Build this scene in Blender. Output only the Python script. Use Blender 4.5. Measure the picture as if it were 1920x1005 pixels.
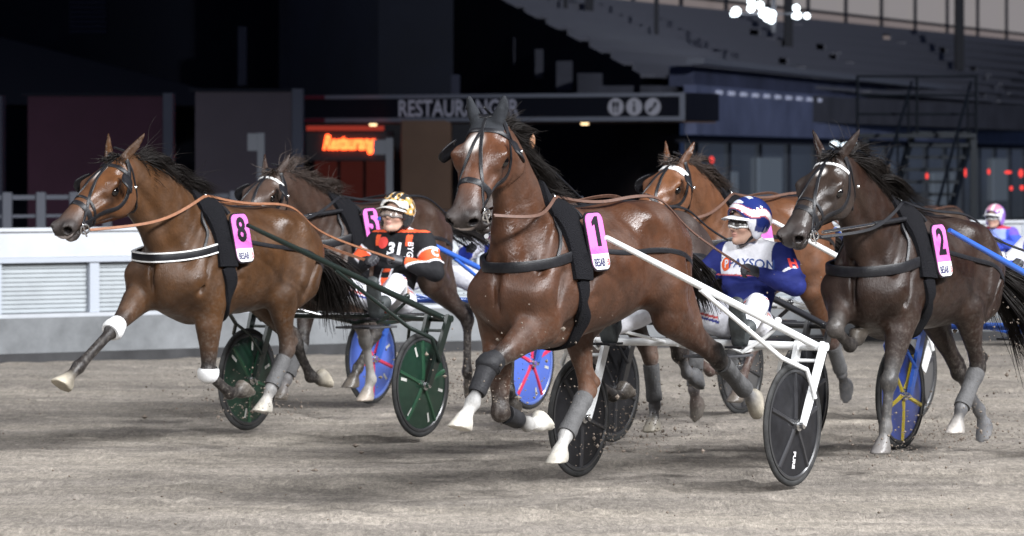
import bpy, math, random
import numpy as np
from mathutils import Vector, Matrix
from mathutils.bvhtree import BVHTree

for _o in list(bpy.data.objects): bpy.data.objects.remove(_o)
SC = bpy.context.scene
COL = SC.collection
rnd = random.Random(7)
R = math.radians

# ------------------------------------------------------------------ camera
F = 7944.0      # focal length in pixels of the 1920 px wide photograph
CH = 1.85       # height of the lens
cam_data = bpy.data.cameras.new("camera")
cam = bpy.data.objects.new("camera", cam_data)
COL.objects.link(cam)
cam.location = (0, 0, CH)
cam.rotation_euler = (R(90), 0, 0)
cam_data.sensor_width = 36
cam_data.lens = F / 1920 * 36
cam_data.shift_y = -(502.5 - 300) / 1920
cam_data.clip_end = 1000
cam_data.dof.use_dof = True
cam_data.dof.focus_distance = 23.6
cam_data.dof.aperture_fstop = 4.7
SC.camera = cam
SC.view_settings.view_transform = 'Standard'
SC.view_settings.look = 'None'
SC.view_settings.exposure = 0.2
SC.view_settings.gamma = 1
SC.cycles.use_denoising = True
SC.cycles.max_bounces = 6
SC.cycles.sample_clamp_indirect = 4

# ------------------------------------------------------------------ night sky, floodlights and added fill lights
wd = bpy.data.worlds.new("World")
SC.world = wd
wd.use_nodes = True
bg = wd.node_tree.nodes["Background"]
bg.inputs[0].default_value = (0.26, 0.40, 0.90, 1)
bg.inputs[1].default_value = 0.05

def flood(name, loc, aim, watts, half, blend=.6, color=(.97, .98, 1), radius=2.6):
    l = bpy.data.lights.new(name, 'SPOT')
    l.energy = watts; l.color = color; l.spot_size = R(2 * half); l.spot_blend = blend; l.shadow_soft_size = radius
    o = bpy.data.objects.new(name, l); COL.objects.link(o)
    o.location = loc
    o.rotation_euler = (Vector(aim) - Vector(loc)).to_track_quat('-Z', 'Y').to_euler()
flood("floodlight_mast_right", (30, 11, 27), (0, 27, 0), 74000, 30, .5)
flood("floodlight_mast_bend", (25, -3, 25), (0, 27, 0), 52000, 24, .6)
flood("floodlight_mast_far", (31, 27, 26), (0, 28, 0), 40000, 26, .5)
flood("floodlight_mast_infield", (-18, -10, 24), (-0.5, 27, 0), 36000, 17, .7)
flood("floodlight_mast_stretch", (12, -16, 22), (1, 28, 0), 62000, 17, .7)
flood("rim_fill_left", (-27, 24, 27), (0, 28, 0), 19000, 26, .5)  # added weak rim light from the left to soften the shadows
flood("stand_fill", (44, -14, 27), (12, 112, 4), 190000, 13, .8, (.90, .94, 1))  # added spill light, coned to brighten the stand alone

# ------------------------------------------------------------------ materials
MATS = {}
def mat(name, color=(.5, .5, .5), rough=.5, metal=0., noise=0., nscale=20., bump=0., bscale=60., emit=None, estr=0., attr=None, stretch=None, coat=0., spec=.5, rvar=0.):
    if name in MATS: return MATS[name]
    m = bpy.data.materials.new(name); m.use_nodes = True
    nt = m.node_tree; N = nt.nodes; L = nt.links
    b = N["Principled BSDF"]
    b.inputs['Roughness'].default_value = rough
    b.inputs['Metallic'].default_value = metal
    b.inputs['Specular IOR Level'].default_value = spec
    b.inputs['Coat Weight'].default_value = coat
    tc = N.new('ShaderNodeTexCoord'); mp = N.new('ShaderNodeMapping')
    L.new(tc.outputs['Object'], mp.inputs['Vector'])
    if stretch: mp.inputs['Scale'].default_value = stretch
    src = None
    if attr:
        a = N.new('ShaderNodeAttribute'); a.attribute_name = attr; src = a.outputs['Color']
    else:
        c = N.new('ShaderNodeRGB'); c.outputs[0].default_value = (*color, 1); src = c.outputs[0]
    if noise > 0:
        n = N.new('ShaderNodeTexNoise'); n.inputs['Scale'].default_value = nscale; n.inputs['Detail'].default_value = 6
        n.inputs['Roughness'].default_value = .65
        L.new(mp.outputs[0], n.inputs['Vector'])
        mr = N.new('ShaderNodeMapRange'); mr.inputs[1].default_value = .3; mr.inputs[2].default_value = .7
        mr.inputs[3].default_value = 1 - noise; mr.inputs[4].default_value = 1 + noise
        L.new(n.outputs[0], mr.inputs[0])
        mx = N.new('ShaderNodeVectorMath'); mx.operation = 'SCALE'
        L.new(src, mx.inputs[0]); L.new(mr.outputs[0], mx.inputs['Scale']); src = mx.outputs[0]
    L.new(src, b.inputs['Base Color'])
    if rvar > 0:
        n = N.new('ShaderNodeTexNoise'); n.inputs['Scale'].default_value = 5; n.inputs['Detail'].default_value = 5
        L.new(mp.outputs[0], n.inputs['Vector'])
        mr = N.new('ShaderNodeMapRange'); mr.inputs[1].default_value = .35; mr.inputs[2].default_value = .65
        mr.inputs[3].default_value = max(.05, rough - rvar); mr.inputs[4].default_value = rough + rvar
        L.new(n.outputs[0], mr.inputs[0]); L.new(mr.outputs[0], b.inputs['Roughness'])
    if bump > 0:
        n = N.new('ShaderNodeTexNoise'); n.inputs['Scale'].default_value = bscale; n.inputs['Detail'].default_value = 5
        L.new(mp.outputs[0], n.inputs['Vector'])
        bp = N.new('ShaderNodeBump'); bp.inputs['Strength'].default_value = bump; bp.inputs['Distance'].default_value = .02
        L.new(n.outputs[0], bp.inputs['Height']); L.new(bp.outputs[0], b.inputs['Normal'])
    if emit:
        b.inputs['Emission Color'].default_value = (*emit, 1); b.inputs['Emission Strength'].default_value = estr
    MATS[name] = m
    return m

# ------------------------------------------------------------------ helpers
def root(name, label, cat, loc=(0, 0, 0), rz=0., group=None):
    o = bpy.data.objects.new(name, None); COL.objects.link(o)
    o.location = loc; o.rotation_euler = (0, 0, rz); o.empty_display_size = .3
    o['label'] = label; o['category'] = cat
    if group: o['group'] = group
    return o
def tag(o, label=None, cat=None, group=None, kind=None):
    if label: o['label'] = label
    if cat: o['category'] = cat
    if group: o['group'] = group
    if kind: o['kind'] = kind
    return o

class MB:
    """collects shapes; build() links them as one mesh object"""
    def __init__(s): s.v = []; s.f = []; s.m = []
    def add(s, v, f, mi=0):
        o = len(s.v); s.v += [tuple(map(float, p)) for p in v]; s.f += [tuple(int(i) + o for i in q) for q in f]; s.m += [mi] * len(f)
    def box(s, lo, hi, mi=0):
        x0, y0, z0 = lo; x1, y1, z1 = hi
        s.add([(x0, y0, z0), (x1, y0, z0), (x1, y1, z0), (x0, y1, z0), (x0, y0, z1), (x1, y0, z1), (x1, y1, z1), (x0, y1, z1)],
              [(3, 2, 1, 0), (4, 5, 6, 7), (0, 1, 5, 4), (1, 2, 6, 5), (2, 3, 7, 6), (3, 0, 4, 7)], mi)
    def quadbox(s, a, b, z0, z1, th, mi=0):
        """upright slab from ground point a to b (x, y), thickness th behind it"""
        a = np.array(a[:2], float); b = np.array(b[:2], float); u = (b - a) / np.linalg.norm(b - a); n = np.array([-u[1], u[0]]) * th
        p = [a, b, b + n, a + n]
        s.add([(*q, z0) for q in p] + [(*q, z1) for q in p], [(3, 2, 1, 0), (4, 5, 6, 7), (0, 1, 5, 4), (1, 2, 6, 5), (2, 3, 7, 6), (3, 0, 4, 7)], mi)
    def tube(s, pts, r, n=10, mi=0, caps=True, side=None):
        P = [np.array(p, float) for p in pts]; rr = r if isinstance(r, (list, tuple)) else [r] * len(P)
        vs = []; prev = None
        for i, p in enumerate(P):
            t = (P[min(i + 1, len(P) - 1)] - P[max(i - 1, 0)])
            if np.linalg.norm(t) < 1e-7: t = P[min(i + 2, len(P) - 1)] - P[max(i - 2, 0)]
            t /= (np.linalg.norm(t) + 1e-9)
            if prev is None:
                a = np.cross(t, (0, 0, 1.)) if abs(t[2]) < .9 else np.cross(t, (1., 0, 0))
            else: a = prev - t * prev.dot(t)
            a /= np.linalg.norm(a) + 1e-9; prev = a; b = np.cross(t, a)
            for k in range(n):
                an = 2 * math.pi * k / n; vs.append(p + rr[i] * (a * math.cos(an) + b * math.sin(an)))
        fs = []
        for i in range(len(P) - 1):
            for k in range(n):
                fs.append((i * n + k, i * n + (k + 1) % n, (i + 1) * n + (k + 1) % n, (i + 1) * n + k))
        if caps: fs.append(tuple(range(n))[::-1]); fs.append(tuple((len(P) - 1) * n + k for k in range(n)))
        s.add(vs, fs, mi)
    def lathe(s, prof, c, axis, n=48, mi=0, closed=False):
        """prof: list of (radius, offset along axis)"""
        ax = np.array(axis, float); ax /= np.linalg.norm(ax); a = np.cross(ax, (0, 0, 1.) if abs(ax[2]) < .9 else (1., 0, 0)); a /= np.linalg.norm(a); b = np.cross(ax, a); c = np.array(c, float)
        vs = [c + ax * o + r * (a * math.cos(2 * math.pi * k / n) + b * math.sin(2 * math.pi * k / n)) for r, o in prof for k in range(n)]
        M = len(prof); fs = []
        for i in range(M if closed else M - 1):
            j = (i + 1) % M
            for k in range(n): fs.append((i * n + k, i * n + (k + 1) % n, j * n + (k + 1) % n, j * n + k))
        s.add(vs, fs, mi)
    def torus(s, c, axis, Rr, r, n=20, m=8, mi=0):
        s.lathe([(Rr + r * math.cos(2 * math.pi * i / m), r * math.sin(2 * math.pi * i / m)) for i in range(m)], c, axis, n, mi, True)
    def ball(s, c, r, n=10, mi=0):
        r = np.array([r] * 3 if np.isscalar(r) else r, float); c = np.array(c, float); vs = []; fs = []
        for i in range(n + 1):
            th = math.pi * i / n
            for k in range(2 * n):
                ph = math.pi * k / n; vs.append(c + r * (math.sin(th) * math.cos(ph), math.sin(th) * math.sin(ph), math.cos(th)))
        for i in range(n):
            for k in range(2 * n): fs.append((i * 2 * n + k, (i + 1) * 2 * n + k, (i + 1) * 2 * n + (k + 1) % (2 * n), i * 2 * n + (k + 1) % (2 * n)))
        s.add(vs, fs, mi)
    def build(s, name, mats, parent=None, off=(0, 0, 0), smooth=False, bevel=0., auto=True):
        me = bpy.data.meshes.new(name)
        v = np.array(s.v) - np.array(off)
        me.from_pydata([tuple(p) for p in v], [], s.f)
        ms = mats if isinstance(mats, (list, tuple)) else [mats]
        for m in ms: me.materials.append(m)
        if len(ms) > 1: me.polygons.foreach_set('material_index', s.m)
        if smooth: me.polygons.foreach_set('use_smooth', [True] * len(me.polygons))
        me.update()
        if smooth and auto: me.set_sharp_from_angle(angle=R(40))
        o = bpy.data.objects.new(name, me); COL.objects.link(o)
        if parent: o.parent = parent
        if bevel:
            bm_ = o.modifiers.new('bevel', 'BEVEL'); bm_.width = bevel; bm_.segments = 2; bm_.limit_method = 'ANGLE'
        return o

def text_geo(txt, size, bold=0., shear=0., res=3):
    cu = bpy.data.curves.new('t', 'FONT'); cu.body = txt; cu.size = size; cu.offset = bold; cu.shear = shear
    cu.align_x = 'CENTER'; cu.align_y = 'CENTER'; cu.resolution_u = res
    ob = bpy.data.objects.new('t', cu); COL.objects.link(ob)
    dg = bpy.context.evaluated_depsgraph_get()
    me = bpy.data.meshes.new_from_object(ob.evaluated_get(dg))
    v = np.array([x.co[:] for x in me.vertices]); f = [tuple(p.vertices) for p in me.polygons]
    bpy.data.objects.remove(ob); bpy.data.curves.remove(cu); bpy.data.meshes.remove(me)
    return v, f
def catmull(P, n=4):
    P = [np.array(p, float) for p in P]
    out = []
    for i in range(len(P) - 1):
        p0 = P[max(i - 1, 0)]; p1 = P[i]; p2 = P[i + 1]; p3 = P[min(i + 2, len(P) - 1)]
        for k in range(n):
            t = k / n
            out.append(.5 * ((2 * p1) + (p2 - p0) * t + (2 * p0 - 5 * p1 + 4 * p2 - p3) * t * t + (3 * p1 - p0 - 3 * p2 + p3) * t ** 3))
    out.append(P[-1]); return out
def unit(v):
    v = np.array(v, float); return v / (np.linalg.norm(v) + 1e-12)
def PX(px, py, Y):
    """the world point at depth Y seen at a pixel of the photograph"""
    return np.array([(px - 960) / F * Y, Y, CH - (py - 300) / F * Y])

# ------------------------------------------------------------------ signed-distance modelling for bodies
class Sdf:
    def __init__(s, lo, hi, res):
        s.lo = np.array(lo, float); s.res = res
        s.n = np.ceil((np.array(hi) - s.lo) / res).astype(int) + 1
        s.f = np.full(s.n, 1., np.float32); s.pr = []
    def _apply(s, fn, lo, hi, k, sub):
        m = k + 2.5 * s.res
        a = np.maximum(np.floor((lo - m - s.lo) / s.res).astype(int), 0); b = np.minimum(np.ceil((hi + m - s.lo) / s.res).astype(int) + 1, s.n)
        if (b <= a).any(): return
        g = [(s.lo[i] + s.res * np.arange(a[i], b[i])).astype(np.float32) for i in range(3)]
        X = np.stack(np.meshgrid(*g, indexing='ij'), -1).reshape(-1, 3)
        d = fn(X, False)[0].reshape(tuple(b - a))
        sl = tuple(slice(a[i], b[i]) for i in range(3)); o = s.f[sl]
        if sub:
            d = -d; o = -o if False else o
            h = np.maximum(k - np.abs(o - d), 0) / k; s.f[sl] = np.maximum(o, d) + h * h * k * .25
        else:
            h = np.maximum(k - np.abs(o - d), 0) / k; s.f[sl] = np.minimum(o, d) - h * h * k * .25
    def chain(s, P, RW, RD=None, side=(0, 1, 0), k=.03, col=None, sub=False, cut=None):
        P = np.array(P, float); n = len(P); RD = RW if RD is None else RD
        RW = np.array([RW] * n if np.isscalar(RW) else RW, float); RD = np.array([RD] * n if np.isscalar(RD) else RD, float)
        C = None if col is None else np.array([col] * n if np.isscalar(col[0]) else col, float)
        side = np.array(side, float)
        def fn(X, wc):
            best = np.full(len(X), 9., np.float32); bc = np.zeros((len(X), 3), np.float32) if wc else None
            for i in range(n - 1):
                u = P[i + 1] - P[i]; L = np.linalg.norm(u); u = u / L
                w = side - u * side.dot(u); w /= np.linalg.norm(w); dd = np.cross(u, w)
                q = X - P[i]; al = q @ u; t = np.clip(al / L, 0, 1)
                qu = al - t * L; qw = q @ w; qd = q @ dd
                rw = RW[i] + (RW[i + 1] - RW[i]) * t; rd = RD[i] + (RD[i + 1] - RD[i]) * t; ru = np.minimum(rw, rd)
                k0 = np.sqrt((qw / rw) ** 2 + (qd / rd) ** 2 + (qu / ru) ** 2); k1 = np.sqrt((qw / rw ** 2) ** 2 + (qd / rd ** 2) ** 2 + (qu / ru ** 2) ** 2) + 1e-9
                d = np.where(k0 < .05, -ru, k0 * (k0 - 1) / k1)
                m = d < best; best = np.where(m, d, best)
                if wc and C is not None: bc[m] = (C[i] + (C[i + 1] - C[i]) * t[:, None])[m]
            if cut is not None: best = np.maximum(best, (X - cut[0]) @ cut[1])
            return best, bc
        r = max(RW.max(), RD.max())
        s._apply(fn, P.min(0) - r, P.max(0) + r, k, sub)
        if C is not None and not sub: s.pr.append((fn, P.min(0) - r, P.max(0) + r))
    def ell(s, c, r, ax=None, k=.03, col=None, sub=False):
        c = np.array(c, float); r = np.array(r, float); A = np.eye(3) if ax is None else np.array(ax, float)
        cc = None if col is None else np.array(col, float)
        def fn(X, wc):
            q = (X - c) @ A.T; k0 = np.sqrt(((q / r) ** 2).sum(1)); k1 = np.sqrt(((q / r ** 2) ** 2).sum(1)) + 1e-9
            return np.where(k0 < .05, -r.min(), k0 * (k0 - 1) / k1), (np.tile(cc, (len(X), 1)) if wc else None)
        e = np.sqrt(((A * r[:, None]) ** 2).sum(0))
        s._apply(fn, c - e, c + e, k, sub)
        if cc is not None and not sub: s.pr.append((fn, c - e, c + e))
    def mesh(s, smooth=2, tau=.012):
        f = s.f; ins = f < 0; nx, ny, nz = f.shape
        cnt = np.zeros((nx - 1, ny - 1, nz - 1), np.int8); cs = [(i, j, k) for i in (0, 1) for j in (0, 1) for k in (0, 1)]
        for i, j, k in cs: cnt += ins[i:nx - 1 + i, j:ny - 1 + j, k:nz - 1 + k]
        act = np.argwhere((cnt > 0) & (cnt < 8)); N = len(act)
        idx = np.full(cnt.shape, -1, np.int32); idx[tuple(act.T)] = np.arange(N)
        val = np.stack([f[act[:, 0] + i, act[:, 1] + j, act[:, 2] + k] for i, j, k in cs], 1)
        pos = np.zeros((N, 3)); num = np.zeros(N)
        for a in range(8):
            for b in range(a + 1, 8):
                da = np.array(cs[b]) - np.array(cs[a])
                if np.abs(da).sum() != 1: continue
                m = (val[:, a] < 0) != (val[:, b] < 0); t = np.where(m, val[:, a] / (val[:, a] - val[:, b] + 1e-12), 0)
                pos += np.where(m[:, None], np.array(cs[a]) + t[:, None] * da, 0); num += m
        V = s.lo + s.res * (act + pos / num[:, None])
        Q = []
        for ax in range(3):
            o = [i for i in range(3) if i != ax]
            sl0 = [slice(None)] * 3; sl1 = [slice(None)] * 3
            sl0[ax] = slice(0, -1); sl1[ax] = slice(1, None)
            A = ins[tuple(sl0)]; B = ins[tuple(sl1)]; e = np.argwhere(A != B)
            e = e[(e[:, o[0]] > 0) & (e[:, o[1]] > 0) & (e[:, o[0]] < f.shape[o[0]] - 1) & (e[:, o[1]] < f.shape[o[1]] - 1)]
            def g(d0, d1):
                c = e.copy(); c[:, o[0]] += d0; c[:, o[1]] += d1; return idx[tuple(c.T)]
            q = np.stack([g(-1, -1), g(0, -1), g(0, 0), g(-1, 0)], 1)
            fl = A[tuple(e.T)]
            if ax == 1: fl = ~fl
            q[~fl] = q[~fl][:, ::-1]; Q.append(q)
        Q = np.concatenate(Q); Q = Q[(Q >= 0).all(1)]
        E = np.concatenate([Q[:, [0, 1]], Q[:, [1, 2]], Q[:, [2, 3]], Q[:, [3, 0]]])
        deg = np.bincount(E.ravel(), minlength=N)[:, None] + 1e-9
        for it in range(smooth):
            acc = np.zeros_like(V)
            for c in range(3):
                acc[:, c] = np.bincount(E[:, 0], V[E[:, 1], c], N) + np.bincount(E[:, 1], V[E[:, 0], c], N)
            V = .4 * V + .6 * acc / deg
        W = np.zeros(N); C = np.zeros((N, 3))
        for fn, lo, hi in s.pr:
            m = ((V > lo - .05) & (V < hi + .05)).all(1)
            if not m.any(): continue
            d, c = fn(V[m].astype(np.float32), True)
            w = np.exp(-np.clip(d, -.015, .3) / tau); W[m] += w; C[m] += w[:, None] * c
        C /= W[:, None] + 1e-12
        return V, Q, C

def link_mesh(name, V, Q, m, parent=None, C=None, off=(0, 0, 0)):
    me = bpy.data.meshes.new(name)
    V = np.asarray(V) - np.array(off)
    me.from_pydata(V.tolist(), [], Q.tolist() if hasattr(Q, 'tolist') else Q)
    me.materials.append(m)
    me.polygons.foreach_set('use_smooth', [True] * len(me.polygons))
    if C is not None:
        a = me.attributes.new('col', 'FLOAT_COLOR', 'POINT')
        a.data.foreach_set('color', np.concatenate([np.clip(C, 0, 1), np.ones((len(C), 1))], 1).astype(np.float32).ravel())
    me.update()
    o = bpy.data.objects.new(name, me); COL.objects.link(o)
    if parent: o.parent = parent
    return o
def bvh_of(V, Q): return BVHTree.FromPolygons([tuple(v) for v in V], [tuple(q) for q in Q])

def strap(mb, bvh, pts, width, th=.005, off=.003, n=6, mi=0, closed=False, snap=True, up=None, pre=None):
    """a flat strap lying on the skin along pts"""
    if closed: pts = list(pts) + [pts[0]]
    P = catmull(pts, n); S = []; Nn = []
    for p in P:
        if snap:
            c, nn, _, dist = bvh.find_nearest(Vector(p)); c = np.array(c); nn = np.array(nn)
            q = p - c
            if np.linalg.norm(q) > .004 and q.dot(nn) > 0: nn = unit(unit(q) + nn)
            S.append(c + nn * off); Nn.append(nn)
        else:
            S.append(np.array(p)); Nn.append(unit(up if up is not None else (0, 0, 1)))
    for _ in range(2):
        S = [S[0]] + [(S[i - 1] + 2 * S[i] + S[i + 1]) / 4 for i in range(1, len(S) - 1)] + [S[-1]]
        Nn = [Nn[0]] + [unit(Nn[i - 1] + 2 * Nn[i] + Nn[i + 1]) for i in range(1, len(Nn) - 1)] + [Nn[-1]]
    vs = []; fs = []
    for i, p in enumerate(S):
        t = unit(S[min(i + 1, len(S) - 1)] - S[max(i - 1, 0)]); b = unit(np.cross(t, Nn[i])); nn = np.cross(b, t)
        w = (width(i / (len(S) - 1)) if callable(width) else width) / 2
        vs += [p - b * w - nn * .012, p - b * w + nn * th * .6, p - b * w * .8 + nn * th, p + b * w * .8 + nn * th, p + b * w + nn * th * .6, p + b * w - nn * .012] if snap else \
              [p - b * w - nn * th * .5, p - b * w + nn * th * .5, p - b * w * .5 + nn * th * .5, p + b * w * .5 + nn * th * .5, p + b * w + nn * th * .5, p + b * w - nn * th * .5]
    for i in range(len(S) - 1):
        for k in range(6): fs.append((i * 6 + k, i * 6 + (k + 1) % 6, i * 6 + 6 + (k + 1) % 6, i * 6 + 6 + k))
    fs += [tuple(range(6)), tuple((len(S) - 1) * 6 + k for k in range(6))[::-1]]
    mb.add(vs, fs, mi)
    return S

# ------------------------------------------------------------------ materials of the animals and tack
M_COAT = mat('horse_coat', attr='col', rough=.48, rvar=.20, noise=.28, nscale=9, bump=.22, bscale=30, spec=.36)
def _coat():
    m = M_COAT; nt = m.node_tree; N = nt.nodes; L = nt.links; b = N["Principled BSDF"]
    tc = N.new('ShaderNodeTexCoord')
    # dust and splashes on legs and belly (a low coat of track dirt)
    sx = N.new('ShaderNodeSeparateXYZ'); L.new(tc.outputs['Object'], sx.inputs[0])
    r = N.new('ShaderNodeMapRange'); r.inputs[1].default_value = .35; r.inputs[2].default_value = 1.15; r.inputs[3].default_value = .5; r.inputs[4].default_value = .0; L.new(sx.outputs[2], r.inputs[0])
    n = N.new('ShaderNodeTexNoise'); n.inputs['Scale'].default_value = 34; n.inputs['Detail'].default_value = 6; n.inputs['Roughness'].default_value = .75; L.new(tc.outputs['Object'], n.inputs['Vector'])
    r2 = N.new('ShaderNodeMapRange'); r2.inputs[1].default_value = .48; r2.inputs[2].default_value = .68; L.new(n.outputs[0], r2.inputs[0])
    mu = N.new('ShaderNodeMath'); mu.operation = 'MULTIPLY'; L.new(r.outputs[0], mu.inputs[0]); L.new(r2.outputs[0], mu.inputs[1])
    mx = N.new('ShaderNodeMix'); mx.data_type = 'RGBA'; old = b.inputs['Base Color'].links[0].from_socket
    L.new(mu.outputs[0], mx.inputs[0]); L.new(old, mx.inputs[6]); mx.inputs[7].default_value = (.20, .18, .16, 1); L.new(mx.outputs[2], b.inputs['Base Color'])
    # sweat: sharp wet patches with ruffled hair, and muscle/vein relief under the skin
    n2 = N.new('ShaderNodeTexNoise'); n2.inputs['Scale'].default_value = 11; n2.inputs['Detail'].default_value = 3; n2.inputs['Distortion'].default_value = .4; L.new(tc.outputs['Object'], n2.inputs['Vector'])
    bp = N.new('ShaderNodeBump'); bp.inputs['Strength'].default_value = .20; bp.inputs['Distance'].default_value = .025; L.new(n2.outputs[0], bp.inputs['Height'])
    mp = N.new('ShaderNodeMapping'); mp.inputs['Scale'].default_value = (45, 130, 60); mp.inputs['Rotation'].default_value = (.3, .5, .2); L.new(tc.outputs['Object'], mp.inputs['Vector'])
    n3 = N.new('ShaderNodeTexNoise'); n3.inputs['Scale'].default_value = 1.; n3.inputs['Detail'].default_value = 4; L.new(mp.outputs[0], n3.inputs['Vector'])
    b3 = N.new('ShaderNodeBump'); b3.inputs['Strength'].default_value = .42; b3.inputs['Distance'].default_value = .006; L.new(n3.outputs[0], b3.inputs['Height']); L.new(bp.outputs[0], b3.inputs['Normal']); L.new(b3.outputs[0], b.inputs['Normal'])
_coat()
M_HAIR = mat('horse_hair', (.010, .0075, .0065), rough=.5, spec=.25, noise=.3, nscale=30)
M_HAIRB = mat('brown_mane_hair', (.030, .019, .014), rough=.5, noise=.3, nscale=30)
M_LEATHER = mat('black_leather', (.010, .010, .012), rough=.42, noise=.3, nscale=30, bump=.1, bscale=120, spec=.3)
M_BROWN = mat('tan_leather', (.21, .088, .042), rough=.5, noise=.25, nscale=40)
M_DKBROWN = mat('brown_leather', (.09, .045, .03), rough=.45, noise=.25, nscale=40)
M_WHITESTRAP = mat('white_strap', (.75, .75, .74), rough=.5, noise=.1)
M_STEEL = mat('steel', (.72, .72, .72), rough=.22, metal=1)
M_EYE = mat('eye_black', (.006, .005, .005), rough=.06, spec=.8)
M_PINK = mat('pad_pink', (.66, .15, .50), rough=.45)
M_PADW = mat('pad_white', (.66, .65, .66), rough=.45)
M_INK = mat('pad_black', (.012, .011, .014), rough=.4)
M_RED = mat('pad_red', (.6, .05, .06), rough=.4)
M_NAVY = mat('pad_navy', (.03, .03, .10), rough=.4)
M_BAND = mat('white_bandage', (.66, .66, .66), rough=.8, bump=.25, bscale=90)
M_BOOTG = mat('gray_boot', (.078, .077, .078), rough=.8, noise=.25, bump=.3, bscale=80)
M_BOOTB = mat('black_boot', (.016, .016, .018), rough=.6, noise=.3, bump=.2, bscale=80, spec=.2)
M_PELT = mat('sheepskin', (.010, .010, .012), rough=.9, bump=.8, bscale=150, spec=.08)
PHI = R(-121)
HX = np.array([math.cos(PHI), math.sin(PHI)]); LX = np.array([-HX[1], HX[0]])
def horse_origin(axle): return (axle[0] + 1.16 * HX[0], axle[1] + 1.16 * HX[1], 0)

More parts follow.
